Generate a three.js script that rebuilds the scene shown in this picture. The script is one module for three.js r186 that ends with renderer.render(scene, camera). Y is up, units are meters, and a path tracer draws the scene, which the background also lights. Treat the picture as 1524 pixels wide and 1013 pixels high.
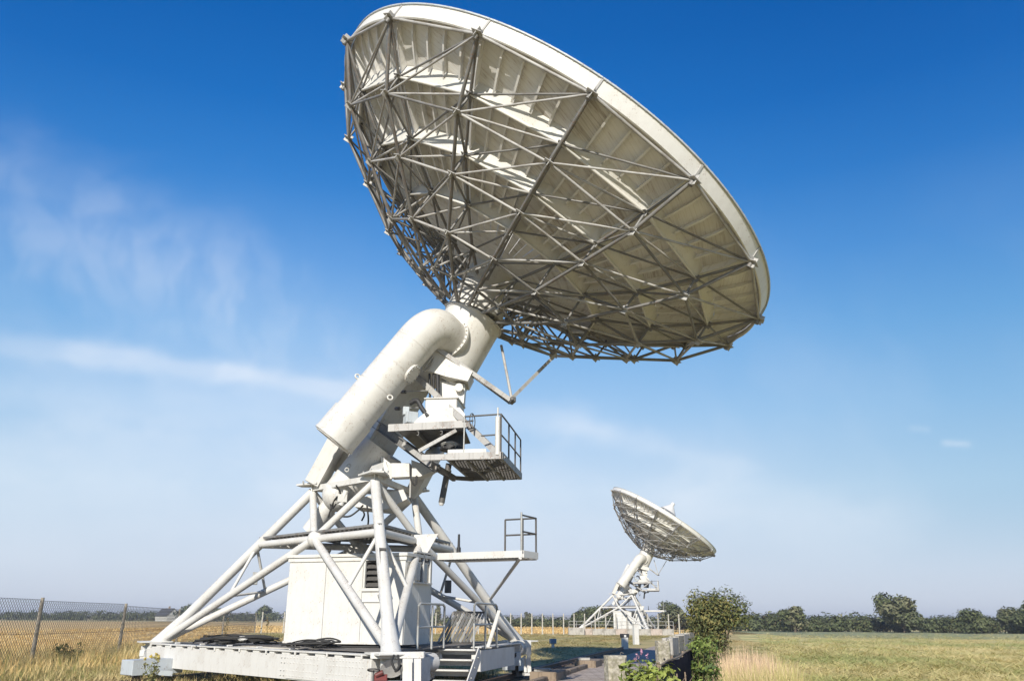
import * as THREE from 'three';
import { mergeGeometries } from 'three/addons/utils/BufferGeometryUtils.js';

// ---------- camera, sky, sun, exposure ----------
const EYE = 1.55, F = 1250, PW = 1524, PH = 1013, TILT = Math.atan((920.4 - PH / 2) / F), ROLL = 0.005;
const scene = new THREE.Scene();
const camera = new THREE.PerspectiveCamera(2 * Math.atan(PH / 2 / F) * 180 / Math.PI, 1024 / 680, 0.1, 6000);
camera.rotation.order = 'YXZ'; camera.rotation.set(TILT, 0, ROLL); camera.position.set(0, EYE, 0);
scene.add(camera);
const renderer = new THREE.WebGLRenderer({ antialias: true });
renderer.setSize(1024, 680);
renderer.toneMapping = THREE.LinearToneMapping; renderer.toneMappingExposure = 1.19;
renderer.shadowMap.enabled = true; renderer.shadowMap.type = THREE.PCFSoftShadowMap;

const SUN_AZ = -13 * Math.PI / 180, SUN_EL = 29.5 * Math.PI / 180;        // behind the camera, to its left
const SUN = new THREE.Vector3(Math.sin(SUN_AZ) * Math.cos(SUN_EL), Math.sin(SUN_EL), Math.cos(SUN_AZ) * Math.cos(SUN_EL));
const sun = new THREE.DirectionalLight(new THREE.Color(1, 0.945, 0.84), 4.9);
sun.position.copy(SUN).multiplyScalar(80).add(new THREE.Vector3(0, 0, -25)); sun.target.position.set(0, 0, -25);
sun.castShadow = true; sun.shadow.mapSize.set(4096, 4096);
Object.assign(sun.shadow.camera, { left: -60, right: 60, top: 60, bottom: -60, near: 1, far: 220 });
scene.add(sun, sun.target);

function mulberry(a) { return () => { a |= 0; a = a + 0x6D2B79F5 | 0; let t = Math.imul(a ^ a >>> 15, 1 | a); t = t + Math.imul(t ^ t >>> 7, 61 | t) ^ t; return ((t ^ t >>> 14) >>> 0) / 4294967296; }; }
const rnd = mulberry(20417);
const rr = (a, b) => a + (b - a) * rnd();
// tileable value noise
const LAT = new Float32Array(65536); { const r = mulberry(77); for (let i = 0; i < 65536; i++) LAT[i] = r(); }
function vn(x, y, per) {
  const xi = Math.floor(x), yi = Math.floor(y); let fx = x - xi, fy = y - yi; fx = fx * fx * (3 - 2 * fx); fy = fy * fy * (3 - 2 * fy);
  const m = (a) => ((a % per) + per) % per, h = (a, b) => LAT[((m(a) * 73 + m(b) * 179 + m(a) * m(b) * 31 + per * 7) & 65535)];
  const a = h(xi, yi), b = h(xi + 1, yi), c = h(xi, yi + 1), d = h(xi + 1, yi + 1);
  return a + (b - a) * fx + (c - a) * fy + (a - b - c + d) * fx * fy;
}
// one tileable fractal field, sampled at many scales
const NF = 1024, FIELD = new Float32Array(NF * NF);
{ let per = 8, a = 0.5, tot = 0; for (let o = 0; o < 6; o++) { const k = per / NF; for (let j = 0; j < NF; j++) for (let i = 0; i < NF; i++) FIELD[j * NF + i] += a * vn(i * k, j * k, per); tot += a; a *= 0.55; per *= 2; } for (let i = 0; i < NF * NF; i++) FIELD[i] /= tot; }
function nz(u, v) { // u, v in tiles (period 1)
  let x = (u - Math.floor(u)) * NF, y = (v - Math.floor(v)) * NF; const xi = x | 0, yi = y | 0, fx = x - xi, fy = y - yi, x1 = (xi + 1) & 1023, y1 = ((yi + 1) & 1023) * NF, x0 = xi & 1023, y0 = (yi & 1023) * NF;
  const a = FIELD[y0 + x0], b = FIELD[y0 + x1], c = FIELD[y1 + x0], d = FIELD[y1 + x1]; return a + (b - a) * fx + (c - a) * fy + (a - b - c + d) * fx * fy;
}
const s2l = (c) => { c /= 255; return c <= 0.04045 ? c / 12.92 : Math.pow((c + 0.055) / 1.055, 2.4); };
const l2s = (c) => { c = Math.min(1, Math.max(0, c)); return 255 * (c <= 0.0031308 ? c * 12.92 : 1.055 * Math.pow(c, 1 / 2.4) - 0.055); };
const ss = (a, b, x) => { x = Math.min(1, Math.max(0, (x - a) / (b - a))); return x * x * (3 - 2 * x); };

// pixel of the photograph -> direction / position (y measured from the ground)
function ray(px, py) {
  const x = px - PW / 2, y = PH / 2 - py, cr = Math.cos(-ROLL), sr = Math.sin(-ROLL);
  const X = (x * cr + y * sr) / F, Y = (-x * sr + y * cr) / F, c = Math.cos(TILT), s = Math.sin(TILT);
  return new THREE.Vector3(X, Y * c + s, -(-Y * s + c));
}
const atZ = (px, py, z) => { const r = ray(px, py); return r.multiplyScalar(z / r.z).add(new THREE.Vector3(0, EYE, 0)); };
const atY = (px, py, y) => { const r = ray(px, py); return r.multiplyScalar((y - EYE) / r.y).add(new THREE.Vector3(0, EYE, 0)); };

{ // sky: clear late-summer blue, thin cirrus
  const w = 2048, h = 1024, d = new Float32Array(w * h * 4), R2D = 57.29578;
  const stops = [[-90, 120, 116, 108], [-4, 176, 178, 182], [0, 194, 201, 212], [3, 197, 208, 222], [8, 188, 208, 228], [13, 154, 190, 225], [18, 118, 169, 218], [23, 84, 145, 208], [28, 50, 122, 194], [33, 26, 104, 180], [38, 14, 92, 168], [46, 8, 78, 152], [90, 5, 54, 120]].map(([e, r, g, b]) => [e, s2l(r), s2l(g), s2l(b)]);
  const ae = (px, py) => { const r = ray(px, py).normalize(); return [Math.atan2(r.x, -r.z) * R2D, Math.asin(r.y) * R2D]; };
  const streaks = [ // two ends, half width (deg), strength, raggedness
    [ae(-160, 500), ae(180, 527), 0.75, 0.28, 1.4], [ae(120, 522), ae(360, 556), 0.65, 0.38, 1.4], [ae(340, 552), ae(560, 590), 0.6, 0.44, 1.3], [ae(-200, 560), ae(520, 620), 2.6, 0.26, 1], [ae(-260, 300), ae(120, 350), 3.4, 0.11, 0.7], [ae(60, 360), ae(330, 440), 3.6, 0.12, 0.7], [ae(280, 420), ae(400, 520), 2.8, 0.13, 0.7], [ae(440, 480), ae(560, 560), 2.2, 0.09, 0.7],
    [ae(720, 612), ae(900, 640), 1.2, 0.34, 1.2], [ae(860, 632), ae(1090, 692), 1.3, 0.30, 1.2], [ae(1020, 750), ae(1300, 776), 1.7, 0.30, 1.2], [ae(1408, 659), ae(1440, 661), 0.16, 0.45, 0.6], [ae(1358, 637), ae(1380, 639), 0.15, 0.2, 0.6],
    [ae(-100, 660), ae(500, 690), 2.6, 0.24, 1.4], [ae(0, 770), ae(900, 790), 3.0, 0.18, 1.4], [ae(600, 690), ae(1000, 740), 2.2, 0.2, 1.4], [ae(40, 250), ae(330, 330), 2.0, 0.08, 1.5]];
  const white = [0.74, 0.77, 0.82];
  for (let j = 0; j < h; j++) for (let i = 0; i < w; i++) {
    const u = (i + 0.5) / w, v = (j + 0.5) / h, el = (v - 0.5) * 180, ph = (u - 0.5) * 2 * Math.PI;
    const az = Math.atan2(Math.cos(ph), -Math.sin(ph)) * R2D;
    let k = 0; while (k < stops.length - 2 && el > stops[k + 1][0]) k++;
    const A = stops[k], B = stops[k + 1], t = Math.min(1, Math.max(0, (el - A[0]) / (B[0] - A[0])));
    const deep = 1 - 0.26 * ss(8, 42, Math.abs(az + 6)) * ss(0, 8, el);           // the blue deepens away from the antisolar haze
    let c = [A[1] + (B[1] - A[1]) * t, A[2] + (B[2] - A[2]) * t, A[3] + (B[3] - A[3]) * t];
    c = [c[0] * deep * (0.6 + 0.4 * deep), c[1] * (0.3 + 0.7 * deep), c[2] * (0.55 + 0.45 * deep)];
    if (el > -2 && el < 75) {
      const n2 = nz(u * 3, v * 1.5 + u * 1.2); let cl = 0;
      if (Math.abs(az) < 55 && el < 45) {
        const wx = az + 6 * (nz(az / 60 + 0.2, el / 60) - 0.5), wy = el + 5 * (nz(az / 60, el / 60 + 0.6) - 0.5);
        const n1 = nz(az / 50, el / 30) - 0.5, nf = nz(wx / 26 + wy / 40, wy / 11 - wx / 60), nv = nz(wx / 13, wy / 34 + wx / 30);
        for (const [a, b, hw, stg, rg] of streaks) {
          const dx = b[0] - a[0], dy = b[1] - a[1], tt = Math.min(1, Math.max(0, ((az - a[0]) * dx + (el - a[1]) * dy) / (dx * dx + dy * dy)));
          const ex = az - a[0] - dx * tt, ey = el - a[1] - dy * tt, D = Math.sqrt(ex * ex * 0.5 + ey * ey) / hw; if (D > 3.2) continue;
          const e = Math.max(0, D + n1 * rg * 1.4 + (nf - 0.5) * rg), q = hw > 2 && rg < 1 ? 0.45 + 1.0 * ss(0.30, 0.70, nv) : 0.5 + 1.0 * nf;
          cl += stg * Math.exp(-e * e * 1.2) * q * (1 - cl);
        }
      }
      const veil = ss(0.46, 0.70, n2) * 0.10 * (1 - ss(14, 30, el)) * ss(-1, 5, el);
      cl = Math.min(0.9, cl + veil);
      c = c.map((x, q) => x + (white[q] * 0.75 + x * 0.3 - x) * cl);
    }
    const o = (j * w + i) * 4; d[o] = c[0]; d[o + 1] = c[1]; d[o + 2] = c[2]; d[o + 3] = 1;
  }
  const t = new THREE.DataTexture(d, w, h, THREE.RGBAFormat, THREE.FloatType);
  t.mapping = THREE.EquirectangularReflectionMapping; t.magFilter = t.minFilter = THREE.LinearFilter; t.wrapS = THREE.RepeatWrapping; t.needsUpdate = true;
  scene.background = t; scene.environment = t;
}

// ---------- materials ----------
function tex(size, fn, srgb = true) {
  const d = new Uint8Array(size * size * 4);
  for (let j = 0; j < size; j++) for (let i = 0; i < size; i++) { const c = fn((i + 0.5) / size, (j + 0.5) / size, i, j), o = (j * size + i) * 4; for (let q = 0; q < 3; q++) d[o + q] = srgb ? l2s(c[q]) : Math.min(255, Math.max(0, c[q] * 255)); d[o + 3] = 255; }
  const t = new THREE.DataTexture(d, size, size); t.magFilter = THREE.LinearFilter; t.minFilter = THREE.LinearMipmapLinearFilter; t.generateMipmaps = true; t.wrapS = t.wrapT = THREE.RepeatWrapping; if (srgb) t.colorSpace = THREE.SRGBColorSpace; t.anisotropy = 8; t.needsUpdate = true; return t;
}
const mix = (a, b, t) => a.map((x, i) => x + (b[i] - x) * t);
const bumpT = tex(512, (u, v) => { const a = nz(u * 3, v * 3); return [a, a, a]; }, false);
const roughT = {};
function paint(base, dirt, rust, amt, rough, size = 256) { // weathered paint: grime blotches, run marks, a few rust freckles; uv 1 = 2 m
  const t = tex(size, (u, v) => {
    const a = nz(u, v), b = nz(u * 5 + 0.3, v * 5 + 0.7), s = nz(u * 6 + 0.11, v * 1 + 0.4), f = nz(u * 9 + 0.1, v * 9 + 0.5);
    let c = mix(base, dirt, amt * ss(0.50, 0.78, a) * (0.35 + b));
    c = mix(c, dirt, amt * 0.7 * ss(0.60, 0.74, s));
    c = mix(c, rust, Math.min(0.8, amt * 1.3) * ss(0.70, 0.76, f) * ss(0.45, 0.62, a));
    const g = 0.97 + 0.06 * b; return [c[0] * g, c[1] * g, c[2] * g];
  });
  const key = rough.toFixed(2); const r = roughT[key] ??= tex(128, (u, v) => { const a = rough + 0.22 * (nz(u * 2, v * 2) - 0.5); return [a, a, a]; }, false);
  return new THREE.MeshStandardMaterial({ map: t, roughnessMap: r, roughness: 1, metalness: 0, bumpMap: bumpT, bumpScale: 0.0012 });
}
const RUST = [0.20, 0.09, 0.04];
const M = {
  white: paint([0.62, 0.607, 0.577], [0.45, 0.42, 0.37], RUST, 0.30, 0.5, 512),
  tube: paint([0.62, 0.605, 0.57], [0.49, 0.465, 0.415], RUST, 0.36, 0.45, 512),
  cabin: paint([0.62, 0.61, 0.578], [0.51, 0.485, 0.435], RUST, 0.28, 0.55, 512),
  panel: paint([0.71, 0.70, 0.68], [0.50, 0.47, 0.425], RUST, 0.45, 0.6),
  panelB: paint([0.64, 0.625, 0.60], [0.43, 0.40, 0.36], RUST, 0.55, 0.6),
  panelC: paint([0.66, 0.64, 0.61], [0.37, 0.335, 0.29], RUST, 0.95, 0.65),
  rim: paint([0.65, 0.637, 0.60], [0.54, 0.51, 0.455], RUST, 0.25, 0.5),
  strut: paint([0.20, 0.195, 0.188], [0.115, 0.108, 0.10], RUST, 0.8, 0.5),
  strutB: paint([0.41, 0.40, 0.385], [0.22, 0.205, 0.19], RUST, 0.7, 0.5),
  grey: paint([0.46, 0.50, 0.53], [0.32, 0.32, 0.31], RUST, 0.45, 0.5),
  galv: paint([0.46, 0.46, 0.44], [0.28, 0.27, 0.25], RUST, 0.6, 0.45),
  steel: paint([0.10, 0.095, 0.09], [0.05, 0.045, 0.04], RUST, 0.6, 0.5),
  deck: paint([0.17, 0.155, 0.14], [0.09, 0.08, 0.07], RUST, 0.8, 0.8),
  rail: paint([0.13, 0.085, 0.06], [0.07, 0.045, 0.03], RUST, 0.8, 0.6),
  timber: paint([0.26, 0.20, 0.145], [0.13, 0.095, 0.065], [0.25, 0.2, 0.15], 0.9, 0.85),
  red: paint([0.17, 0.035, 0.03], [0.08, 0.025, 0.02], RUST, 0.6, 0.5),
  dark: new THREE.MeshStandardMaterial({ color: new THREE.Color(0.025, 0.025, 0.027), roughness: 0.6 }),
  rubber: new THREE.MeshStandardMaterial({ color: new THREE.Color(0.03, 0.029, 0.028), roughness: 0.75 }),
  glass: new THREE.MeshPhysicalMaterial({ color: new THREE.Color(0.06, 0.07, 0.08), roughness: 0.05, metalness: 0, clearcoat: 1 }),
};
M.galv.metalness = 0.35; M.rail.metalness = 0.3;
M.concrete = paint([0.42, 0.395, 0.355], [0.24, 0.225, 0.20], [0.16, 0.16, 0.10], 0.9, 0.9, 512); M.concrete.bumpScale = 0.012;
M.concreteP = paint([0.46, 0.39, 0.34], [0.30, 0.25, 0.21], [0.16, 0.12, 0.08], 0.8, 0.9); M.concreteL = paint([0.50, 0.47, 0.41], [0.30, 0.28, 0.24], [0.2, 0.18, 0.12], 0.7, 0.9);
M.aggregate = new THREE.MeshStandardMaterial({ map: tex(512, (u, v) => { const a = nz(u * 12, v * 12), b = nz(u * 2, v * 2), f = nz(u * 7 + 0.3, v * 7 + 0.2); let c = mix([0.46, 0.42, 0.34], [0.30, 0.27, 0.21], ss(0.4, 0.62, a)); c = mix(c, [0.20, 0.19, 0.11], ss(0.55, 0.7, f) * 0.6 * (0.4 + b)); return c; }), roughness: 0.95, bumpMap: bumpT, bumpScale: 0.02 });

// ---------- geometry helpers ----------
const V = (x, y, z) => new THREE.Vector3(x, y, z);
function uvm(g, k = 0.5) { // uv in metres (x k) from the dominant normal
  if (g.index) g = g.toNonIndexed();
  const p = g.attributes.position, n = g.attributes.normal, uv = new Float32Array(p.count * 2);
  for (let i = 0; i < p.count; i += 3) {
    let nx = 0, ny = 0, nz = 0; for (let q = 0; q < 3; q++) { nx += Math.abs(n.getX(i + q)); ny += Math.abs(n.getY(i + q)); nz += Math.abs(n.getZ(i + q)); }
    for (let q = 0; q < 3; q++) {
      const x = p.getX(i + q), y = p.getY(i + q), z = p.getZ(i + q); let a, b;
      if (ny >= nx && ny >= nz) { a = x; b = z; } else if (nx >= nz) { a = z; b = y; } else { a = x; b = y; }
      uv[2 * (i + q)] = a * k + 0.37; uv[2 * (i + q) + 1] = b * k + 0.11;
    }
  }
  g.setAttribute('uv', new THREE.BufferAttribute(uv, 2)); return g;
}
const clean = (g) => { g = g.index ? g.toNonIndexed() : g; for (const k of Object.keys(g.attributes)) if (!['position', 'normal', 'uv'].includes(k)) g.deleteAttribute(k); return g; };
const merge = (arr) => mergeGeometries(arr.map(clean));
function mesh(name, g, m, parent = scene) { const o = new THREE.Mesh(g, m); o.name = name; o.castShadow = o.receiveShadow = true; parent.add(o); return o; }
const grp = (name, parent = scene) => { const o = new THREE.Group(); o.name = name; parent.add(o); return o; };
const used = {};
function uniq(name) { const k = used[name] = (used[name] ?? -1) + 1; return k ? `${name}_${String(k).padStart(3, '0')}` : name; }
function tag(o, label, category, group, kind) { o.userData.label = label; if (category) o.userData.category = category; if (group) o.userData.group = group; if (kind) o.userData.kind = kind; o.name = uniq(o.name); return o; }
const struct = (o) => { o.userData.kind = 'structure'; o.name = uniq(o.name); return o; };
// chamfered box centred on the origin
function cbox(w, h, d, c = 0.012) {
  c = Math.min(c, w * 0.3, h * 0.3, d * 0.3);
  const s = new THREE.Shape(); const a = w / 2 - c, b = h / 2 - c; s.moveTo(-a, -b); s.lineTo(a, -b); s.lineTo(a, b); s.lineTo(-a, b); s.closePath();
  const g = new THREE.ExtrudeGeometry(s, { depth: d - 2 * c, bevelEnabled: true, bevelThickness: c, bevelSize: c, bevelSegments: 1, steps: 1 }); g.translate(0, 0, -(d / 2 - c)); return uvm(g);
}
// frame with z along a->b
function alongM(a, b, up = V(0, 1, 0)) {
  const z = b.clone().sub(a).normalize(); let y = up.clone(); if (Math.abs(y.dot(z)) > 0.98) y = V(1, 0, 0);
  const x = y.clone().cross(z).normalize(); y = z.clone().cross(x); return new THREE.Matrix4().makeBasis(x, y, z).setPosition(a.clone().add(b).multiplyScalar(0.5));
}
function cylG(a, b, r0, r1 = r0, n = 10, open = false) { // r0 at a
  const L = a.distanceTo(b), g = new THREE.CylinderGeometry(r1, r0, L, n, 1, open); g.rotateX(Math.PI / 2);
  const uv = g.attributes.uv; for (let i = 0; i < uv.count; i++) uv.setXY(i, uv.getX(i) * Math.max(0.1, r0 * 3.1), uv.getY(i) * L * 0.5 + (a.x + a.z) * 0.37);
  g.applyMatrix4(alongM(a, b)); return g;
}
const boxG = (a, b, w, h, up, c) => cbox(w, h, a.distanceTo(b), c).applyMatrix4(alongM(a, b, up));
const blk = (c, w, h, d, ry = 0, ch) => cbox(w, h, d, ch).applyMatrix4(new THREE.Matrix4().makeRotationY(ry).setPosition(c));
// steel section (list of 2D points, x right, y up) swept a->b
function sectG(a, b, pts, up) {
  const L = a.distanceTo(b), s = new THREE.Shape(pts.map(([x, y]) => new THREE.Vector2(x, y)));
  const g = new THREE.ExtrudeGeometry(s, { depth: L, bevelEnabled: false, steps: 1 }); g.translate(0, 0, -L / 2); return uvm(g).applyMatrix4(alongM(a, b, up));
}
const Ibeam = (w, h, t, tw = t) => [[-w / 2, -h / 2], [w / 2, -h / 2], [w / 2, -h / 2 + t], [tw / 2, -h / 2 + t], [tw / 2, h / 2 - t], [w / 2, h / 2 - t], [w / 2, h / 2], [-w / 2, h / 2], [-w / 2, h / 2 - t], [-tw / 2, h / 2 - t], [-tw / 2, -h / 2 + t], [-w / 2, -h / 2 + t]];
const Chan = (w, h, t) => [[-w / 2, -h / 2], [w / 2, -h / 2], [w / 2, -h / 2 + t], [-w / 2 + t, -h / 2 + t], [-w / 2 + t, h / 2 - t], [w / 2, h / 2 - t], [w / 2, h / 2], [-w / 2, h / 2]];
const Angle = (w, t) => [[0, 0], [w, 0], [w, t], [t, t], [t, w], [0, w]];
function tubeG(pts, r, seg = 24, n = 8, closed = false) { const g = new THREE.TubeGeometry(new THREE.CatmullRomCurve3(pts, closed, 'centripetal'), seg, r, n, closed); return g; }
function polyG(pts, up, thick) { // flat plate through 3-D points, thickness along 'up'
  const z = up.clone().normalize(), x = pts[1].clone().sub(pts[0]); x.addScaledVector(z, -x.dot(z)).normalize(); const y = z.clone().cross(x), o = pts[0];
  const s = new THREE.Shape(pts.map((p) => { const d = p.clone().sub(o); return new THREE.Vector2(d.dot(x), d.dot(y)); }));
  const g = new THREE.ExtrudeGeometry(s, { depth: thick, bevelEnabled: false }); return uvm(g).applyMatrix4(new THREE.Matrix4().makeBasis(x, y, z).setPosition(o));
}

// ---------- the radio telescope ----------
const O = V(-3.536, 0, -20.773);
const W = (px, py, z) => atZ(px, py, z).sub(O);          // pixel at world depth z, in the telescope's own frame
const WY = (px, py, y) => atY(px, py, y).sub(O);
const telescope = grp('radio_telescope'); telescope.position.copy(O);

// pedestal nodes: an equilateral three-legged frame
const PHI = 194.2 * Math.PI / 180, HB = 0.975, HK = 3.265, HT = 4.53;
const tri = (k, r, y) => { const t = PHI - k * 2 * Math.PI / 3; return V(r * Math.cos(t), y, r * Math.sin(t)); };
const RB = 5.28, RT = 1.476, RK = RB + (RT - RB) * (HK - HB) / (HT - HB);
const nL = tri(0, RB, HB), nN = tri(1, RB, HB), nR = tri(2, RB, HB), nA = tri(0, RT, HT), nB = tri(1, RT, HT), nC = tri(2, RT, HT), kL = tri(0, RK, HK), kN = tri(1, RK, HK), kR = tri(2, RK, HK);
const mid = (a, b, t = 0.5) => a.clone().lerp(b, t);
const m1 = mid(kL, kN), m2 = mid(kN, kR), m3 = mid(kL, kR);
{
  const ped = grp('pedestal', telescope);
  for (const [a, b] of [[nL, nA], [nN, nB], [nR, nC]]) {
    const leg = mesh('leg', merge([cylG(a.clone().add(V(0, -0.02, 0)), b, 0.125, 0.115, 16), cylG(a.clone().lerp(b, -0.07), mid(a, b, 0.15), 0.21, 0.125, 20)]), M.white, ped);
    leg.userData.label = 'thick white tubular leg';
  }
  for (const [a, m, b, ta, tb] of [[nL, m1, nN, nA, nB], [nN, m2, nR, nB, nC], [nL, m3, nR, nA, nC]]) {
    for (const e of [a, b]) mesh('lower_brace', cylG(e, m, 0.088, 0.088, 14), M.white, ped);
    for (const e of [ta, tb]) mesh('upper_brace', cylG(m, e, 0.085, 0.085, 14), M.white, ped);
  }
  for (const [a, m, b] of [[kL, m1, kN], [kN, m2, kR], [kL, m3, kR]]) { mesh('ring_tube', cylG(a, m, 0.085, 0.085, 14), M.white, ped); mesh('ring_tube', cylG(m, b, 0.085, 0.085, 14), M.white, ped); }
  for (const m of [m1, m2, m3]) { const g = new THREE.SphereGeometry(0.16, 18, 12); g.scale(1, 1.15, 1); g.translate(m.x, m.y, m.z); mesh('joint_boss', g, M.white, ped); }
  // gusset over the right-hand node
  mesh('gusset_plate', polyG([W(612, 796, -20.0), W(652, 795, -20.2), W(632, 830, -20.0)], V(0.1, 0, 1), 0.03), M.white, ped);
  // thin secondary braces
  for (const [a, b, r] of [[mid(nL, nA, 0.63), mid(nL, m1, 0.46), 0.04], [mid(nL, nA, 0.63), mid(nL, m3, 0.52), 0.035], [mid(nL, m1, 0.46), mid(nL, m3, 0.52), 0.03], [mid(kL, m3, 0.72), mid(nL, nR, 0.33), 0.045],
    [mid(nR, nC, 0.63), mid(nR, m3, 0.5), 0.035], [mid(nR, m2, 0.42), mid(nR, m3, 0.5), 0.035], [kN.clone(), mid(nN, m1, 0.5), 0.045], [kN.clone(), mid(nN, m2, 0.5), 0.045]])
    mesh('tie_bar', cylG(a, b, r, r, 8), M.white, ped);
  mesh('junction_box', blk(mid(nL, nA, 0.63).add(V(0, -0.75, -0.1)), 0.13, 0.3, 0.1, 0.3), M.galv, ped);
  mesh('junction_box', blk(mid(nR, nC, 0.58).add(V(-0.25, -0.7, 0.1)), 0.16, 0.32, 0.12, 0.3), M.steel, ped);
  // top ring: three plates joined by box bars
  for (const [a, b] of [[nA, nB], [nB, nC], [nA, nC]]) mesh('top_bar', boxG(a.clone().add(V(0, 0.08, 0)), b.clone().add(V(0, 0.08, 0)), 0.13, 0.13), M.white, ped);
  for (let k = 0; k < 3; k++) {
    const t = PHI - k * 2 * Math.PI / 3, c = [nA, nB, nC][k].clone().add(V(0, 0.15, 0)), e = (ang, r) => c.clone().add(V(Math.cos(t + ang) * r, 0, Math.sin(t + ang) * r));
    mesh('top_plate', merge([polyG([e(0.35, 0.42), e(-0.35, 0.42), e(-2.2, 0.46), e(2.2, 0.46)], V(0, 1, 0), 0.04), boxG(c.clone().add(V(0, -0.2, 0)), c.clone().add(V(0, 0, 0)), 0.3, 0.03)]), M.white, ped);
    for (let q = 0; q < 4; q++) mesh('bolt', cylG(e(0.5 + q * 1.57, 0.3).add(V(0, 0.035, 0)), e(0.5 + q * 1.57, 0.3).add(V(0, 0.09, 0)), 0.022, 0.022, 6), M.galv, ped);
  }
}

// grating: crossing flat strips, open between them
function gratingG(poly, y, dirX, pitch, bar, thick) {
  const ax = V(Math.cos(dirX), 0, Math.sin(dirX)), az = V(-Math.sin(dirX), 0, Math.cos(dirX)), P = poly.map((p) => [p.dot(ax), p.dot(az)]), out = [];
  const cut = (k, val) => { const hit = []; for (let i = 0; i < P.length; i++) { const a = P[i], b = P[(i + 1) % P.length]; if ((a[k] - val) * (b[k] - val) < 0) { const t = (val - a[k]) / (b[k] - a[k]); hit.push(a[1 - k] + t * (b[1 - k] - a[1 - k])); } } return hit.sort((p, q) => p - q); };
  for (let k = 0; k < 2; k++) {
    const lo = Math.min(...P.map((p) => p[k])), hi = Math.max(...P.map((p) => p[k]));
    for (let s = lo + pitch * 0.5; s < hi; s += pitch) { const h = cut(k, s); if (h.length < 2 || h[1] - h[0] < 0.05) continue;
      const L = h[1] - h[0], c = (h[0] + h[1]) / 2, g = new THREE.BoxGeometry(k ? L : bar, thick, k ? bar : L); g.translate(0, k ? 0 : thick * 0.6, 0);
      const pos = k ? ax.clone().multiplyScalar(c).addScaledVector(az, s) : ax.clone().multiplyScalar(s).addScaledVector(az, c);
      g.rotateY(-dirX); g.translate(pos.x, y, pos.z); out.push(g); }
  }
  return merge(out);
}
function rail(parent, pts, r, m, name = 'handrail') { // bent tube rail
  const gs = []; for (let i = 0; i < pts.length - 1; i++) gs.push(cylG(pts[i], pts[i + 1], r, r, 8)); for (let i = 1; i < pts.length - 1; i++) { const s = new THREE.SphereGeometry(r, 8, 6); s.translate(pts[i].x, pts[i].y, pts[i].z); gs.push(s); }
  return mesh(name, merge(gs), m, parent);
}

{ // maintenance walkway at mid height, with a balcony to the right
  const wk = grp('walkway', telescope), y = HK + 0.16;
  const c = V(0, 0, 0), inset = (p, f) => p.clone().multiplyScalar(f).setY(y);
  mesh('grating', gratingG([inset(kL, 0.97), inset(kN, 0.97), inset(kR, 0.97)], y, 0.6, 0.14, 0.078, 0.012), M.strut, wk).userData.kind = 'stuff';
  for (const [a, b] of [[kL, kN], [kN, kR], [kL, kR]]) mesh('edge_channel', sectG(inset(a, 1.0), inset(b, 1.0), Chan(0.04, 0.05, 0.006)), M.strut, wk);
  for (let i = 1; i < 5; i++) mesh('joist', sectG(inset(mid(kL, kN, i / 5), 0.97).add(V(0, -0.06, 0)), inset(mid(kL, kR, i / 5), 0.97).add(V(0, -0.06, 0)), Chan(0.05, 0.08, 0.008)), M.strut, wk);
  // balcony
  const yb = WY(778, 826, W(655, 830, -20.6).y).y, a = WY(652, 828, yb), b = WY(778, 824, yb), dir = b.clone().sub(a).normalize(), back = V(dir.z, 0, -dir.x).multiplyScalar(0.75); if (back.z > 0) back.negate();
  for (const o of [V(0, 0, 0), back]) mesh('balcony_beam', sectG(a.clone().add(o), b.clone().add(o), Chan(0.06, 0.15, 0.012)), M.white, wk);
  mesh('end_beam', sectG(b.clone(), b.clone().add(back), Chan(0.06, 0.15, 0.012)), M.white, wk);
  mesh('grating', gratingG([a.clone(), b.clone(), b.clone().add(back), a.clone().add(back)], yb - 0.09, Math.atan2(dir.z, dir.x), 0.09, 0.05, 0.012), M.strutB, wk).userData.kind = 'stuff';
  mesh('balcony_strut', cylG(b.clone().add(V(-0.05, -0.08, 0)), mid(nR, nC, 0.30).add(V(0.1, 0, 0.1)), 0.04, 0.04, 8), M.white, wk);
  const pp = (t) => a.clone().lerp(b, t).addScaledVector(back, 0.96).add(V(0, 0.07, 0));
  const t0 = 0.63, posts = [pp(t0), pp(0.84), pp(0.995)];
  for (const p of posts) mesh('railing_post', cylG(p, p.clone().add(V(0, 0.78, 0)), 0.022, 0.022, 8), M.steel, wk);
  const q = b.clone().add(V(-0.03, 0.07, 0)); mesh('railing_post', cylG(q, q.clone().add(V(0, 0.84, 0)), 0.022, 0.022, 8), M.galv, wk);
  for (const hh of [0.42, 0.78]) rail(wk, [...posts.map((p) => p.clone().add(V(0, hh, 0))), q.clone().add(V(0, hh, 0))], 0.02, M.steel, 'railing_bar');
  const bt = mid(a, b, 0.17).add(back.clone().multiplyScalar(0.4)); mesh('aerial', merge([cylG(bt.clone().add(V(0, -0.05, 0)), bt.clone().add(V(0, 0.22, 0)), 0.06, 0.05, 10), cylG(bt.clone().add(V(0, 0.22, 0)), bt.clone().add(V(0, 0.52, 0)), 0.032, 0.026, 10)]), M.dark, wk);
}

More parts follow.
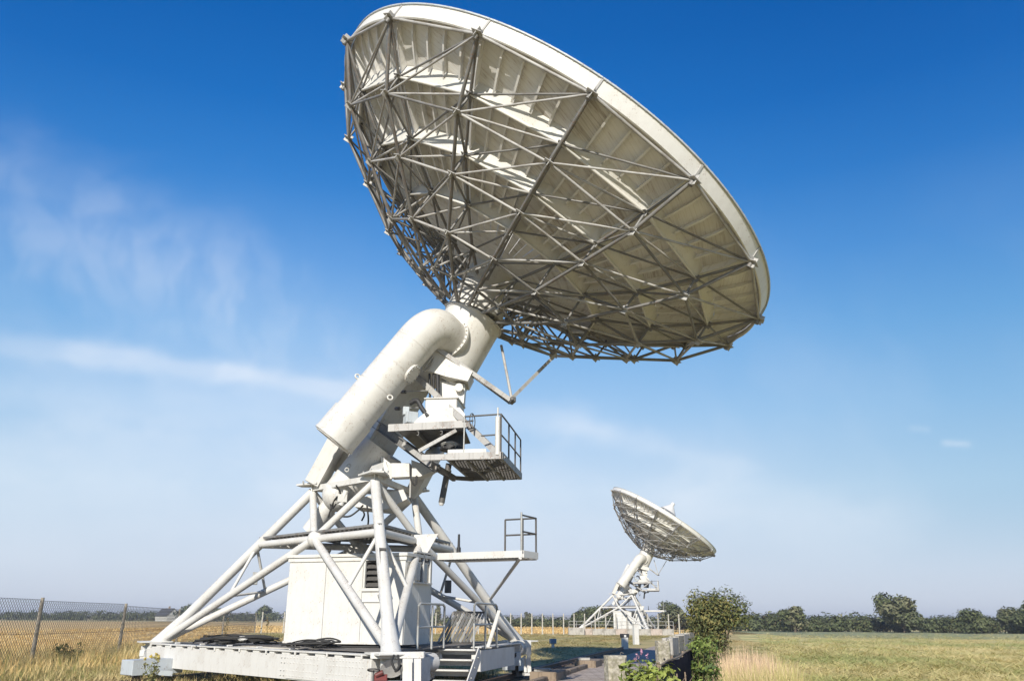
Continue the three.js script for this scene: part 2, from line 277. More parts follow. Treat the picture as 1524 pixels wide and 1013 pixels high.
{ // equipment cabin
  const cab = grp('cabin', telescope), y0 = HB + 0.03, c0 = W(601, 900, -19.0).setY(0), ang = 20 * Math.PI / 180, ex = V(Math.cos(ang), 0, Math.sin(ang)), ez = V(Math.sin(ang), 0, -Math.cos(ang));
  const y1 = W(601, 827, -19.0).y, Hc = y1 - y0, wd = 2.98, dp = 1.32;
  const P = (x, y, z) => c0.clone().addScaledVector(ex, x).addScaledVector(ez, z).setY(y0 + y);   // x from the near corner to the left is negative, z goes back
  const place = (g) => g.applyMatrix4(new THREE.Matrix4().makeBasis(ex, V(0, 1, 0), V(-ez.x, 0, -ez.z)).setPosition(c0.clone().setY(y0)));
  const wallBox = (x0, x1, ya, yb, z0, z1, ch = 0.006) => { const g = cbox(x1 - x0, yb - ya, z1 - z0, ch); g.translate((x0 + x1) / 2, (ya + yb) / 2, -(z0 + z1) / 2); return place(g); };
  // front: panels around the louvre opening
  const lx0 = -0.99, lx1 = -0.53, ly0 = 1.17, ly1 = 1.83;
  const seams = [-wd, -wd + 0.98, -wd + 1.93, 0];
  for (let i = 0; i < 2; i++) mesh('wall_panel', wallBox(seams[i] + 0.004, seams[i + 1] - 0.004, 0, Hc, 0, 0.05), M.cabin, cab);
  mesh('wall_panel', merge([wallBox(seams[2] + 0.004, lx0, 0, Hc, 0, 0.05), wallBox(lx1, -0.004, 0, Hc, 0, 0.05), wallBox(lx0, lx1, 0, ly0, 0.001, 0.049), wallBox(lx0, lx1, ly1, Hc, 0.001, 0.049)]), M.cabin, cab);
  for (let i = 0; i < 2; i++) mesh('wall_panel', wallBox(-0.05, 0, 0, Hc, 0.054 + i * 0.63, 0.05 + (i + 1) * 0.63), M.cabin, cab);
  mesh('wall_panel', wallBox(-wd, 0, 0, Hc, dp, dp + 0.05), M.cabin, cab); mesh('wall_panel', wallBox(-wd, -wd + 0.05, 0, Hc, 0.055, dp - 0.005), M.cabin, cab);
  mesh('roof', merge([wallBox(-wd - 0.06, 0.06, Hc + 0.003, Hc + 0.07, -0.06, dp + 0.11), wallBox(-wd - 0.03, 0.03, Hc - 0.09, Hc - 0.002, -0.028, -0.003)]), M.cabin, cab);
  mesh('louvre_frame', merge([wallBox(lx0 - 0.05, lx1 + 0.05, ly0 - 0.07, ly0 - 0.002, -0.04, -0.002), wallBox(lx0 - 0.05, lx1 + 0.05, ly0 - 0.30, ly0 - 0.27, -0.03, -0.002), wallBox(lx0 - 0.03, lx0 + 0.012, ly0, ly1, -0.03, 0.045), wallBox(lx1 - 0.012, lx1 + 0.03, ly0, ly1, -0.03, 0.045), wallBox(lx0 - 0.03, lx1 + 0.03, ly1 - 0.01, ly1 + 0.03, -0.035, -0.002)]), M.cabin, cab);
  for (let i = 0; i < 5; i++) { const g = cbox(lx1 - lx0 - 0.03, 0.012, 0.14, 0.003); g.rotateX(0.75); g.translate((lx0 + lx1) / 2, ly0 + 0.08 + i * 0.13, -0.06); mesh('louvre_slat', place(g), M.steel, cab); }
  mesh('louvre_back', wallBox(lx0 - 0.05, lx1 + 0.05, ly0 - 0.05, ly1 + 0.05, 0.5, 0.51), M.cabin, cab);
  mesh('eave_strip', wallBox(-0.0, 0.025, Hc - 0.12, Hc - 0.09, 0.05, dp - 0.1), M.white, cab);
  mesh('window_sill', wallBox(0.003, 0.09, 1.28, 1.31, 0.35, 1.22), M.white, cab); mesh('window_head', wallBox(0.003, 0.09, 1.94, 1.97, 0.35, 1.22), M.white, cab);
  mesh('window', wallBox(0.002, 0.02, 1.31, 1.94, 0.4, 1.2), M.glass, cab);
  for (const z of [0.4, 0.78, 1.15]) mesh('window_mullion', wallBox(0.003, 0.06, 1.311, 1.939, z, z + 0.05), M.white, cab);
  mesh('base_trim', wallBox(-wd - 0.01, 0.01, 0, 0.05, -0.02, -0.003), M.white, cab);
}

// floodlight and conduit on the near leg
{ const fl = grp('floodlight', telescope), p = W(573, 888, -16.75), q = mid(nN, nB, 0.36);
  mesh('housing', cbox(0.24, 0.16, 0.14).applyMatrix4(new THREE.Matrix4().makeRotationFromEuler(new THREE.Euler(0.5, 0.5, 0.25)).setPosition(p)), M.galv, fl);
  mesh('lens', cbox(0.20, 0.11, 0.02).applyMatrix4(new THREE.Matrix4().makeRotationFromEuler(new THREE.Euler(0.5, 0.5, 0.25))).translate(p.x + 0.03, p.y - 0.035, p.z + 0.07), M.glass, fl);
  mesh('bracket', boxG(p, W(575, 872, -16.98), 0.04, 0.015), M.steel, fl);
  mesh('conduit', tubeG([W(570, 880, -16.9), W(566, 850, -17.1), W(563, 815, -17.4)], 0.018, 12, 6), M.white, fl);
  mesh('conduit_clamp', blk(W(569, 817, -17.45), 0.16, 0.05, 0.05, 0.4), M.steel, fl);
}

// ---------- dish ----------
const AZ = 94.414 * Math.PI / 180, EL = 56.98 * Math.PI / 180;
const dn = V(Math.sin(AZ) * Math.cos(EL), Math.sin(EL), -Math.cos(AZ) * Math.cos(EL)), du = V(0, 1, 0).cross(dn).normalize(), dv = dn.clone().cross(du);
const DC = V(0.991, 11.14 + EYE, -20.825).sub(O), TH0 = 1.6 * Math.PI / 180, NS = 15, ST = 2 * Math.PI / NS, DEP = 2.7, DR = 6.5;
const dpnt = (r, th, w) => DC.clone().addScaledVector(du, r * Math.cos(th)).addScaledVector(dv, r * Math.sin(th)).addScaledVector(dn, w);
const shell = (r) => -0.16 - (DEP - 0.12) * (1 - (r / DR) ** 2);
const RF = [[6.60, -0.43], [5.575, -1.195], [4.37, -1.98], [3.04, -2.51], [1.67, -2.98]], RBk = [[6.60, -0.43], [5.565, -1.70], [4.33, -2.515], [3.04, -3.347], [1.67, -3.84]];
const Fn = (i, k) => dpnt(RF[i][0], TH0 + k * ST, RF[i][1]), Bn = (i, k) => dpnt(RBk[i][0], TH0 + k * ST, RBk[i][1]);
{
  const dish = grp('dish', telescope);
  const put = (name, g, m) => mesh(name, g, m, dish);
  // reflector panels: 75 round x 4 rings, each a thin curved sheet with its own edges
  const RR = [1.67, 3.04, 4.37, 5.575, 6.49], NP = 75, dth = 2 * Math.PI / NP;
  function sheet(r0, r1, t0, t1, th, nr, nt) {
    const pos = [], uv = [], idx = [], g = new THREE.BufferGeometry();
    for (let s = 0; s < 2; s++) for (let i = 0; i <= nr; i++) for (let j = 0; j <= nt; j++) { const r = r0 + (r1 - r0) * i / nr, t = t0 + (t1 - t0) * j / nt, p = dpnt(r, t, shell(r) - s * th); pos.push(p.x, p.y, p.z); uv.push(t * r * 0.5, r * 0.5); }
    const id = (s, i, j) => s * (nr + 1) * (nt + 1) + i * (nt + 1) + j, quad = (a, b, c, d) => idx.push(a, b, c, a, c, d);
    for (let i = 0; i < nr; i++) for (let j = 0; j < nt; j++) { quad(id(0, i, j), id(0, i + 1, j), id(0, i + 1, j + 1), id(0, i, j + 1)); quad(id(1, i, j), id(1, i, j + 1), id(1, i + 1, j + 1), id(1, i + 1, j)); }
    for (let i = 0; i < nr; i++) { quad(id(0, i, 0), id(1, i, 0), id(1, i + 1, 0), id(0, i + 1, 0)); quad(id(0, i, nt), id(0, i + 1, nt), id(1, i + 1, nt), id(1, i, nt)); }
    for (let j = 0; j < nt; j++) { quad(id(0, 0, j), id(0, 0, j + 1), id(1, 0, j + 1), id(1, 0, j)); quad(id(0, nr, j), id(1, nr, j), id(1, nr, j + 1), id(0, nr, j + 1)); }
    g.setAttribute('position', new THREE.Float32BufferAttribute(pos, 3)); g.setAttribute('uv', new THREE.Float32BufferAttribute(uv, 2)); g.setIndex(idx);
    const f = g.toNonIndexed(); f.computeVertexNormals(); return f;
  }
  for (let i = 0; i < 4; i++) for (let k = 0; k < NP; k++) { const e = 0.004 / RR[i]; put('reflector_panel', sheet(RR[i] + 0.004, RR[i + 1] - 0.004, TH0 + k * dth + e, TH0 + (k + 1) * dth - e, 0.02, i > 1 ? 2 : 3, 1), [M.panel, M.panel, M.panelB, M.panel, M.panelC][(rnd() * 5) | 0]); }
  for (let k = 0; k < NS; k++) put('inner_panel', sheet(0.5, 1.664, TH0 + k * ST, TH0 + (k + 1) * ST - 0.006, 0.02, 2, 3), M.panel);
  // ribs: fins behind every panel joint
  for (let i = 1; i < 4; i++) for (let k = 0; k < NP; k++) {
    const t = TH0 + k * dth, r0 = RR[i] + 0.02, r1 = RR[i + 1] - 0.03, seg = 3, P3 = [], th = 0.008, hgt = k % 5 === 0 ? 0.24 : 0.15;
    const tx = du.clone().multiplyScalar(-Math.sin(t)).addScaledVector(dv, Math.cos(t));
    const gs = []; 
    for (const sgn of [-1, 1]) { const pos = [], uv = []; for (let s = 0; s < seg; s++) { const a = r0 + (r1 - r0) * s / seg, b = r0 + (r1 - r0) * (s + 1) / seg, h = (r) => i === 3 ? hgt * (1 - 0.55 * ss(0.6, 1, (r - r0) / (r1 - r0))) : hgt;
      const q = [dpnt(a, t, shell(a) - 0.021), dpnt(b, t, shell(b) - 0.021), dpnt(b, t, shell(b) - h(b)), dpnt(a, t, shell(a) - h(a))].map((p) => p.addScaledVector(tx, sgn * th));
      const o = sgn > 0 ? [0, 1, 2, 0, 2, 3] : [0, 2, 1, 0, 3, 2]; for (const x of o) { pos.push(q[x].x, q[x].y, q[x].z); uv.push((x === 1 || x === 2 ? b : a) * 0.5, x > 1 ? 0.1 : 0); } }
      const g = new THREE.BufferGeometry(); g.setAttribute('position', new THREE.Float32BufferAttribute(pos, 3)); g.setAttribute('uv', new THREE.Float32BufferAttribute(uv, 2)); g.computeVertexNormals(); gs.push(g); }
    { const pos = [], uv = []; for (let s = 0; s < seg; s++) { const a = r0 + (r1 - r0) * s / seg, b = r0 + (r1 - r0) * (s + 1) / seg, h = (r) => i === 3 ? hgt * (1 - 0.55 * ss(0.6, 1, (r - r0) / (r1 - r0))) : hgt, w = 0.026;   // flange
      const q = [[a, -w], [b, -w], [b, w], [a, w]].map(([r, x]) => dpnt(r, t, shell(r) - h(r)).addScaledVector(tx, x)); for (const x of [0, 2, 1, 0, 3, 2]) { pos.push(q[x].x, q[x].y, q[x].z); uv.push(0.2 * x, 0.1); } }
      const g = new THREE.BufferGeometry(); g.setAttribute('position', new THREE.Float32BufferAttribute(pos, 3)); g.setAttribute('uv', new THREE.Float32BufferAttribute(uv, 2)); g.computeVertexNormals(); gs.push(g); }
    put('rib', mergeGeometries(gs), M.panel);
  }
  // hoop girders: plates standing on the shell, straight outer edge between the truss nodes
  for (let i = 1; i < 4; i++) for (let k = 0; k < NS; k++) {
    const t0 = TH0 + k * ST, A = Fn(i, k), B = Fn(i, k + 1), n = 10, pos = [], uv = [];
    for (let s = 0; s < n; s++) for (const off of [0, 0.03]) {
      const f = (x, y) => { const t = t0 + ST * x, top = dpnt(RF[i][0] - off, t, shell(RF[i][0]) - 0.021), bot = A.clone().lerp(B, x).addScaledVector(du, -off * Math.cos(t)).addScaledVector(dv, -off * Math.sin(t)); return y ? bot : top; };
      const q = [f(s / n, 0), f((s + 1) / n, 0), f((s + 1) / n, 1), f(s / n, 1)]; const o = off ? [0, 1, 2, 0, 2, 3] : [0, 2, 1, 0, 3, 2];
      for (const x of o) { pos.push(q[x].x, q[x].y, q[x].z); uv.push((s + (x === 1 || x === 2 ? 1 : 0)) * 0.1, x > 1 ? 0.25 : 0); }
    }
    const g = new THREE.BufferGeometry(); g.setAttribute('position', new THREE.Float32BufferAttribute(pos, 3)); g.setAttribute('uv', new THREE.Float32BufferAttribute(uv, 2)); g.computeVertexNormals();
    put('hoop_girder', merge([g, cylG(A, B, 0.035, 0.035, 8)]), M.rim);
  }
  // rim band: white skirt in fifteen curved lengths, with a bolted lip in front
  for (let k = 0; k < NS; k++) {
    const n = 10, mk = (prof, t0, t1) => { const pos = [], uv = []; for (let s = 0; s < n; s++) for (let j = 0; j < prof.length; j++) { const a = prof[j], b = prof[(j + 1) % prof.length], ta = t0 + (t1 - t0) * s / n, tb = t0 + (t1 - t0) * (s + 1) / n; const q = [dpnt(a[0], ta, a[1]), dpnt(b[0], ta, b[1]), dpnt(b[0], tb, b[1]), dpnt(a[0], tb, a[1])]; for (const x of [0, 1, 2, 0, 2, 3]) { pos.push(q[x].x, q[x].y, q[x].z); uv.push((x > 1 ? tb : ta) * 3.2, (x === 1 || x === 2 ? b : a)[1] * 0.5 + j * 0.2); } } const g = new THREE.BufferGeometry(); g.setAttribute('position', new THREE.Float32BufferAttribute(pos, 3)); g.setAttribute('uv', new THREE.Float32BufferAttribute(uv, 2)); g.computeVertexNormals(); return g; };
    const t0 = TH0 + k * ST + 0.0008, t1 = TH0 + (k + 1) * ST - 0.0008;
    put('rim_band', mk([[6.50, 0.0], [6.50, -0.36], [6.53, -0.38], [6.56, -0.36], [6.56, 0.0]], t0, t1), M.rim);
    put('rim_lip', mk([[6.46, 0.002], [6.60, 0.002], [6.60, 0.035], [6.46, 0.035]], t0, t1), M.grey);
    put('lip_bolts', merge(Array.from({ length: 14 }, (_, q) => { const t = t0 + (t1 - t0) * (q + 0.5) / 14; return cylG(dpnt(6.58, t, -0.015), dpnt(6.58, t, 0.05), 0.010, 0.010, 5); })), M.galv).userData.kind = 'stuff';
    put('seam_strap', boxG(dpnt(6.572, t0, -0.40), dpnt(6.572, t0, 0.0), 0.05, 0.02, dpnt(1, t0, 0).sub(DC)), M.strutB);
  }
  // space frame
  const st = (name, a, b, r, m = M.strut) => { const e = b.clone().sub(a).normalize(); put(name, cylG(a.clone().addScaledVector(e, 0.05), b.clone().addScaledVector(e, -0.05), r, r, 8), m); };
  const hubP = (k, w, r = 0.72) => dpnt(r, TH0 + k * ST, w);
  for (let k = 0; k < NS; k++) {
    st('ring_chord', Bn(0, k), Bn(0, k + 1), 0.036, M.strutB);
    for (let i = 1; i < 4; i++) st('ring_chord', Bn(i, k), Bn(i, k + 1), 0.032, rnd() < 0.5 ? M.strutB : M.strut);
    st('ring_chord', Bn(4, k), Bn(4, k + 1), 0.036);
    for (let i = 0; i < 4; i++) { st('radial_chord', Bn(i, k), Bn(i + 1, k), 0.043); st('inner_radial', Fn(i, k), Fn(i + 1, k), 0.037); }
    st('radial_chord', Bn(4, k), hubP(k, -4.12), 0.05); st('inner_radial', Fn(4, k), hubP(k, -3.2), 0.045);
    for (let i = 1; i < 5; i++) { st('face_diagonal', Bn(i, k), Bn(i - 1, k + 1), 0.027, M.strutB); st('face_diagonal', Fn(i, k), Fn(i - 1, k + 1), 0.026);
      st('post', Bn(i, k), Fn(i, k), 0.03); if (i < 4) st('web_strut', Bn(i, k), Fn(i + 1, k), 0.027); st('web_strut', Bn(i, k), Fn(i, k + 1), 0.028, M.strutB); }
    st('web_strut', Fn(4, k), hubP(k, -4.12), 0.03);
    // gusset plates
    const gp = (p, s, t) => { const rad = du.clone().multiplyScalar(Math.cos(t)).addScaledVector(dv, Math.sin(t)), tan = rad.clone().cross(dn); const basis = (x, y, z) => new THREE.Matrix4().makeBasis(x, y, z).setPosition(p);
      return merge([cbox(s, s * 1.1, 0.02, 0.006).applyMatrix4(basis(tan, rad, tan.clone().cross(rad))), cbox(s * 0.9, s, 0.02, 0.006).applyMatrix4(basis(rad, dn, rad.clone().cross(dn)))]); };
    for (let i = 0; i < 5; i++) put('gusset_plate', gp(Bn(i, k), i === 0 ? 0.26 : 0.25 - i * 0.02, TH0 + k * ST), M.strutB);
    for (let i = 1; i < 5; i++) put('gusset_plate', gp(Fn(i, k), 0.2, TH0 + k * ST), M.strut);
    put('rim_bracket', merge([boxG(dpnt(6.54, TH0 + k * ST, -0.30), Fn(0, k), 0.10, 0.05), cylG(Fn(0, k).addScaledVector(dn, 0.02), Fn(0, k).addScaledVector(dn, -0.14), 0.06, 0.06, 8)]), M.strut);
  }
  // hub
  const hubTop = dpnt(0, 0, -2.62), hubBot = W(705, 473, -20.92);
  put('hub', merge([cylG(hubBot, dpnt(0, 0, -3.3), 0.79, 0.66, 32), cylG(dpnt(0, 0, -3.3), hubTop, 0.66, 0.62, 32)]), M.tube);
  // secondary mirror on three legs in front of the dish
  const sub = dpnt(0, 0, 1.9);
  put('secondary_mirror', cylG(dpnt(0, 0, 1.1), sub, 0.95, 0.25, 28), M.rim); put('focus_box', cylG(sub, dpnt(0, 0, 2.25), 0.24, 0.2, 16), M.rim);
  for (let k = 0; k < 3; k++) put('feed_leg', cylG(dpnt(3.4, 0.5 + k * 2.0944, shell(3.4)), dpnt(0.6, 0.5 + k * 2.0944, 1.4), 0.06, 0.05, 8), M.white);
  put('feed_cone', cylG(dpnt(0, 0, -2.65), dpnt(0, 0, -1.1), 0.5, 0.28, 20), M.rim);
}

// ---------- polar mount ----------
const slab = (pts, z, t) => polyG(pts.map(([x, y]) => W(x, y, z)), V(0, 0, -1), t);   // outline standing at depth z, t metres thick behind it
{
  const Tc = W(643, 480, -19.65), Tb = W(500, 650, -19.6), ax = Tc.clone().sub(Tb).normalize(), dec = V(0.5, -0.25, -0.83).normalize();
  const flange = Tc.clone().addScaledVector(dec, 0.80), cyl = Tc.clone().addScaledVector(dec, 1.5);
  { // big white tube with an elbow
    const arm = grp('polar_arm', telescope), s = Tc.clone().addScaledVector(ax, -0.62), e = Tc.clone().addScaledVector(dec, 0.5), path = new THREE.CurvePath();
    path.add(new THREE.LineCurve3(Tb.clone().addScaledVector(ax, 0.0), s)); path.add(new THREE.QuadraticBezierCurve3(s, Tc.clone().addScaledVector(ax, 0.05), e)); path.add(new THREE.LineCurve3(e, cyl.clone().addScaledVector(dec, -0.35)));
    const g = new THREE.TubeGeometry(path, 90, 0.5, 48, false), uv = g.attributes.uv; for (let i = 0; i < uv.count; i++) uv.setXY(i, uv.getX(i) * 2.6, uv.getY(i) * 1.6);
    mesh('tube', g, M.tube, arm);
    const c1 = Tb.clone().addScaledVector(ax, 0.62);
    mesh('end_collar', cylG(Tb.clone().addScaledVector(ax, -0.04), c1, 0.535, 0.535, 48), M.tube, arm);
    mesh('end_cap', merge([cylG(Tb.clone().addScaledVector(ax, -0.10), Tb.clone().addScaledVector(ax, -0.035), 0.545, 0.548, 48), cylG(Tb.clone().addScaledVector(ax, -0.13), Tb.clone().addScaledVector(ax, -0.09), 0.49, 0.49, 40)]), M.tube, arm);
    mesh('flange', cylG(flange.clone().addScaledVector(dec, -0.035), flange.clone().addScaledVector(dec, 0.035), 0.57, 0.57, 48), M.tube, arm);
    const fx = V(0, 1, 0).cross(dec).normalize(), fy = dec.clone().cross(fx);
    mesh('flange_bolts', merge(Array.from({ length: 28 }, (_, i) => { const t = i / 28 * 6.2832, p = flange.clone().addScaledVector(fx, 0.535 * Math.cos(t)).addScaledVector(fy, 0.535 * Math.sin(t)); return cylG(p.clone().addScaledVector(dec, -0.07), p.clone().addScaledVector(dec, 0), 0.016, 0.016, 6); })), M.galv, arm).userData.kind = 'stuff';
    // inspection cover on the side of the tube
    const cv = W(611, 556, -19.45), out = W(611, 556, -19.45).sub(Tb); out.addScaledVector(ax, -out.dot(ax)).normalize();
    const onT = Tb.clone().addScaledVector(ax, W(611, 556, -19.6).sub(Tb).dot(ax)), o2 = V(0.78, -0.62, 0.22); o2.addScaledVector(ax, -o2.dot(ax)).normalize();
    const cc = onT.clone().addScaledVector(o2, 0.46), px = ax.clone(), py = o2.clone().cross(ax);
    mesh('inspection_cover', cylG(cc, cc.clone().addScaledVector(o2, 0.06), 0.26, 0.26, 28), M.tube, arm);
    mesh('cover_bolts', merge(Array.from({ length: 14 }, (_, i) => { const t = i / 14 * 6.2832, p = cc.clone().addScaledVector(o2, 0.06).addScaledVector(px, 0.225 * Math.cos(t)).addScaledVector(py, 0.225 * Math.sin(t)); return cylG(p, p.clone().addScaledVector(o2, 0.03), 0.015, 0.015, 6); })), M.galv, arm).userData.kind = 'stuff';
    const eye = (p, nrm) => { const g = new THREE.TorusGeometry(0.06, 0.02, 8, 16); g.lookAt(nrm); g.translate(p.x, p.y, p.z); return g; };
    const oL = V(-0.7, 0.6, 0.3); oL.addScaledVector(ax, -oL.dot(ax)).normalize();
    mesh('lifting_eye', eye(Tb.clone().addScaledVector(ax, 1.42).addScaledVector(oL, 0.54), V(0.6, 0.2, 0.8)), M.tube, arm);
    mesh('lifting_eye', eye(Tb.clone().addScaledVector(ax, 1.55).addScaledVector(V(0.6, -0.6, 0.5).normalize(), 0.56), V(0.3, 0.2, 0.9)), M.tube, arm);
    for (const wq of [1.5, 2.2, 2.9]) mesh('weld_bead', (() => { const g = new THREE.TorusGeometry(0.502, 0.006, 6, 48); g.lookAt(ax); const p = Tb.clone().addScaledVector(ax, wq); g.translate(p.x, p.y, p.z); return g; })(), M.tube, arm);
  }
  { // drum that carries the dish, and its bearing housing
    const dr = grp('declination_drum', telescope), top = W(705, 475, -20.92), bot = W(652, 570, -20.85), d = top.clone().sub(bot).normalize();
    mesh('drum', cylG(bot, top, 0.74, 0.78, 48), M.tube, dr);
    mesh('drum_flange', merge([cylG(top.clone().addScaledVector(d, -0.04), top.clone().addScaledVector(d, 0.0), 0.83, 0.83, 48)]), M.tube, dr);
    mesh('drum_gasket', cylG(top.clone().addScaledVector(d, -0.005), top.clone().addScaledVector(d, 0.035), 0.80, 0.80, 48), M.dark, dr);
    mesh('bearing_housing', slab([[644, 518], [703, 553], [696, 567], [664, 560], [628, 549], [626, 530]], -20.0, 0.9), M.tube, dr);
    mesh('bearing_housing', slab([[654, 566], [692, 571], [690, 600], [652, 598]], -20.25, 0.6), M.tube, dr);
    const bc = W(683, 576, -20.1); mesh('pivot_boss', cylG(bc, bc.clone().add(V(0, 0, -0.3)), 0.10, 0.10, 24), M.tube, dr);
    for (const [x, r] of [[639, 0.03], [645, 0.025], [651, 0.05]]) mesh('hydraulic_ram', cylG(W(x, 556, -20.05), W(x + 1, 600, -20.05), r, r, 10), M.dark, dr);
    mesh('pipework', tubeG([W(632, 548, -19.9), W(638, 538, -19.85), W(645, 530, -19.9), W(640, 545, -19.95), W(630, 553, -19.95)], 0.022, 24, 6), M.strutB, dr);
  }
  { // polar axis housing
    const ph = grp('polar_housing', telescope);
    const N1 = V(0.66, -0.42, 0.62).normalize(), h0 = W(522, 714, -21.55), h1 = W(612, 558, -21.3), hd = h1.clone().sub(h0).normalize(), N2 = hd.clone().cross(N1);
    mesh('housing_box', boxG(h0, h1, 0.92, 0.86, N1, 0.02), M.white, ph);
    mesh('housing_flange', boxG(h0.clone().addScaledVector(hd, 0.95), h0.clone().addScaledVector(hd, 1.0), 1.02, 0.96, N1, 0.01), M.white, ph);
    mesh('lower_box', boxG(W(541, 714, -21.25), W(565, 670, -21.1), 1.0, 0.76, N1, 0.02), M.white, ph);
    mesh('cover_plate', boxG(W(543, 708, -21.2).addScaledVector(N1, 0.385), W(562, 672, -21.05).addScaledVector(N1, 0.385), 0.78, 0.03, N1, 0.006), M.white, ph);
    mesh('cover_plate', boxG(h0.clone().addScaledVector(hd, 1.08).addScaledVector(N1, 0.44), h0.clone().addScaledVector(hd, 1.75).addScaledVector(N1, 0.44), 0.7, 0.03, N1, 0.006), M.white, ph);
    mesh('web_plate', slab([[566, 678], [582, 690], [583, 712], [570, 714]], -20.5, 0.05), M.white, ph);
    mesh('side_box', slab([[582, 689], [610, 689], [610, 709], [583, 710]], -20.45, 0.4), M.white, ph);
    mesh('side_wedge', slab([[612, 684], [648, 697], [641, 702], [625, 709], [612, 709]], -20.6, 0.5), M.white, ph);
    mesh('bearing', cylG(W(503, 738, -20.85), W(562, 664, -20.8), 0.42, 0.42, 32), M.white, ph);
    mesh('bearing_end', (() => { const g = new THREE.SphereGeometry(0.42, 28, 16); const p = W(505, 736, -20.85); g.translate(p.x, p.y, p.z); return g; })(), M.white, ph);
    mesh('polar_shaft', cylG(W(461, 791, -21.1), W(525, 706, -20.85), 0.21, 0.21, 28), M.white, ph);
    mesh('shaft_collar', cylG(W(492, 750, -20.95), W(497, 743, -20.93), 0.25, 0.25, 28), M.white, ph);
    mesh('drive_gearbox', merge([blk(W(509, 742, -20.35), 0.22, 0.2, 0.25, 0.3), cylG(W(507, 752, -20.3), W(515, 730, -20.3), 0.07, 0.07, 14), blk(W(503, 735, -20.3), 0.12, 0.12, 0.12, 0.7)]), M.white, ph);
    mesh('underside_tray', slab([[522, 742], [560, 736], [600, 728], [606, 742], [575, 758], [528, 754]], -20.5, 0.9), M.white, ph);
    for (const [x, y] of [[600, 583], [591, 608]]) { mesh('tie_rod', cylG(W(x, y, -20.37), W(x + 38, y - 2, -19.7), 0.014, 0.014, 6), M.galv, ph); mesh('rod_gland', cylG(W(x - 2, y, -20.42), W(x + 3, y, -20.3), 0.045, 0.045, 12), M.steel, ph); }
    // slanting box columns from the pedestal corners
    const colA = nA.clone().add(V(0.05, 0.2, 0)); mesh('support_column', boxG(colA, W(506, 652, -20.95), 0.36, 0.75, V(0, 0, 1), 0.02), M.white, ph);
    mesh('support_column', boxG(nC.clone().add(V(0, 0.1, 0)), W(650, 668, -21.2), 0.30, 0.8, V(0, 0, 1), 0.02), M.white, ph);
    mesh('support_column', boxG(nB.clone().add(V(0, 0.2, 0)), W(566, 690, -20.7), 0.34, 0.1, V(0, 0, 1), 0.02), M.white, ph);
    mesh('corner_gusset', slab([[571, 680], [583, 712], [570, 714]], -19.6, 0.03), M.white, ph);
    for (const [x, y] of [[519, 693], [516, 699]]) { const g = new THREE.TorusGeometry(0.045, 0.016, 8, 14), p = W(x, y, -19.95); g.translate(p.x, p.y, p.z); mesh('shackle', g, M.galv, ph); }
    // hoses
    for (const pts of [[[505, 768, -20.2], [520, 768, -20.1], [532, 760, -20.1], [540, 752, -20.3]], [[536, 755, -20.1], [542, 765, -20.1], [538, 775, -20.1]], [[546, 752, -20.2], [548, 775, -20.2], [545, 795, -20.3]], [[556, 752, -20.2], [558, 775, -20.2], [557, 790, -20.3]], [[488, 770, -20.6], [497, 745, -20.5], [506, 733, -20.2], [500, 722, -20.1]],
      [[610, 690, -19.5], [612, 715, -19.45], [618, 722, -19.45], [620, 708, -19.5]], [[491, 748, -20.6], [494, 756, -20.5], [500, 750, -20.4]]])
      mesh('hose', tubeG(pts.map(([x, y, z]) => W(x, y, z)), 0.022, 20, 6), M.rubber, ph);
    mesh('conduit', cylG(W(611, 708, -19.5), W(610, 740, -19.7), 0.02, 0.02, 8), M.white, ph);
  }
  { // service platform hanging off the mount
    const pl = grp('service_platform', telescope), h = W(666, 682, -19.0).y, nl = W(666, 682, -19.0), nr = WY(746, 680, h), fr = WY(775, 711, h), fl = WY(702, 713, h), up = (p, d) => p.clone().add(V(0, d, 0));
    const c1 = Chan(0.07, 0.16, 0.012);
    mesh('floor_grating', gratingG([nl, nr, fr, fl], h, 0.05, 0.07, 0.03, 0.012), M.steel, pl).userData.kind = 'stuff';
    for (const [a, b, m] of [[nl, nr, M.strutB], [nr, fr, M.steel], [fl, fr, M.steel], [nl, fl, M.steel]]) mesh('edge_beam', sectG(up(a, 0.04), up(b, 0.04), c1), m === M.steel ? M.strut : m, pl);
    for (const t of [0.33, 0.66]) mesh('joist', sectG(up(mid(nl, nr, t), -0.02), up(mid(fl, fr, t), -0.02), Chan(0.05, 0.09, 0.01)), M.strut, pl);
    mesh('cross_joist', sectG(up(mid(nl, fl), -0.02), up(mid(nr, fr), -0.02), Chan(0.05, 0.08, 0.01)), M.strut, pl);
    mesh('kick_plate', boxG(up(nl, 0.14), up(mid(nl, nr, 0.72), 0.14), 0.012, 0.12), M.white, pl);
    // brace channels
    mesh('diagonal_brace', sectG(W(617, 557, -20.25), W(750, 684, -18.95), Chan(0.07, 0.14, 0.012)), M.strutB, pl);
    mesh('diagonal_brace', sectG(W(553, 626, -21.0), W(650, 697, -19.85), Ibeam(0.16, 0.2, 0.014)), M.strut, pl);
    mesh('diagonal_brace', sectG(W(600, 660, -20.2), W(650, 699, -19.55), Chan(0.05, 0.12, 0.012)), M.strutB, pl);
    mesh('diagonal_brace', sectG(W(640, 690, -19.4), W(676, 712, -20.6), Chan(0.08, 0.14, 0.012)), M.steel, pl);
    mesh('short_brace', sectG(W(624, 673, -19.2), W(680, 642, -19.2), Angle(0.08, 0.012)), M.strutB, pl);
    mesh('upper_beam', sectG(W(578, 637, -19.5), W(694, 631, -19.2), Chan(0.07, 0.17, 0.012)), M.strutB, pl);
    mesh('lower_beam', sectG(W(628, 681, -19.1), W(668, 680, -19.0), Chan(0.07, 0.13, 0.012)), M.strutB, pl);
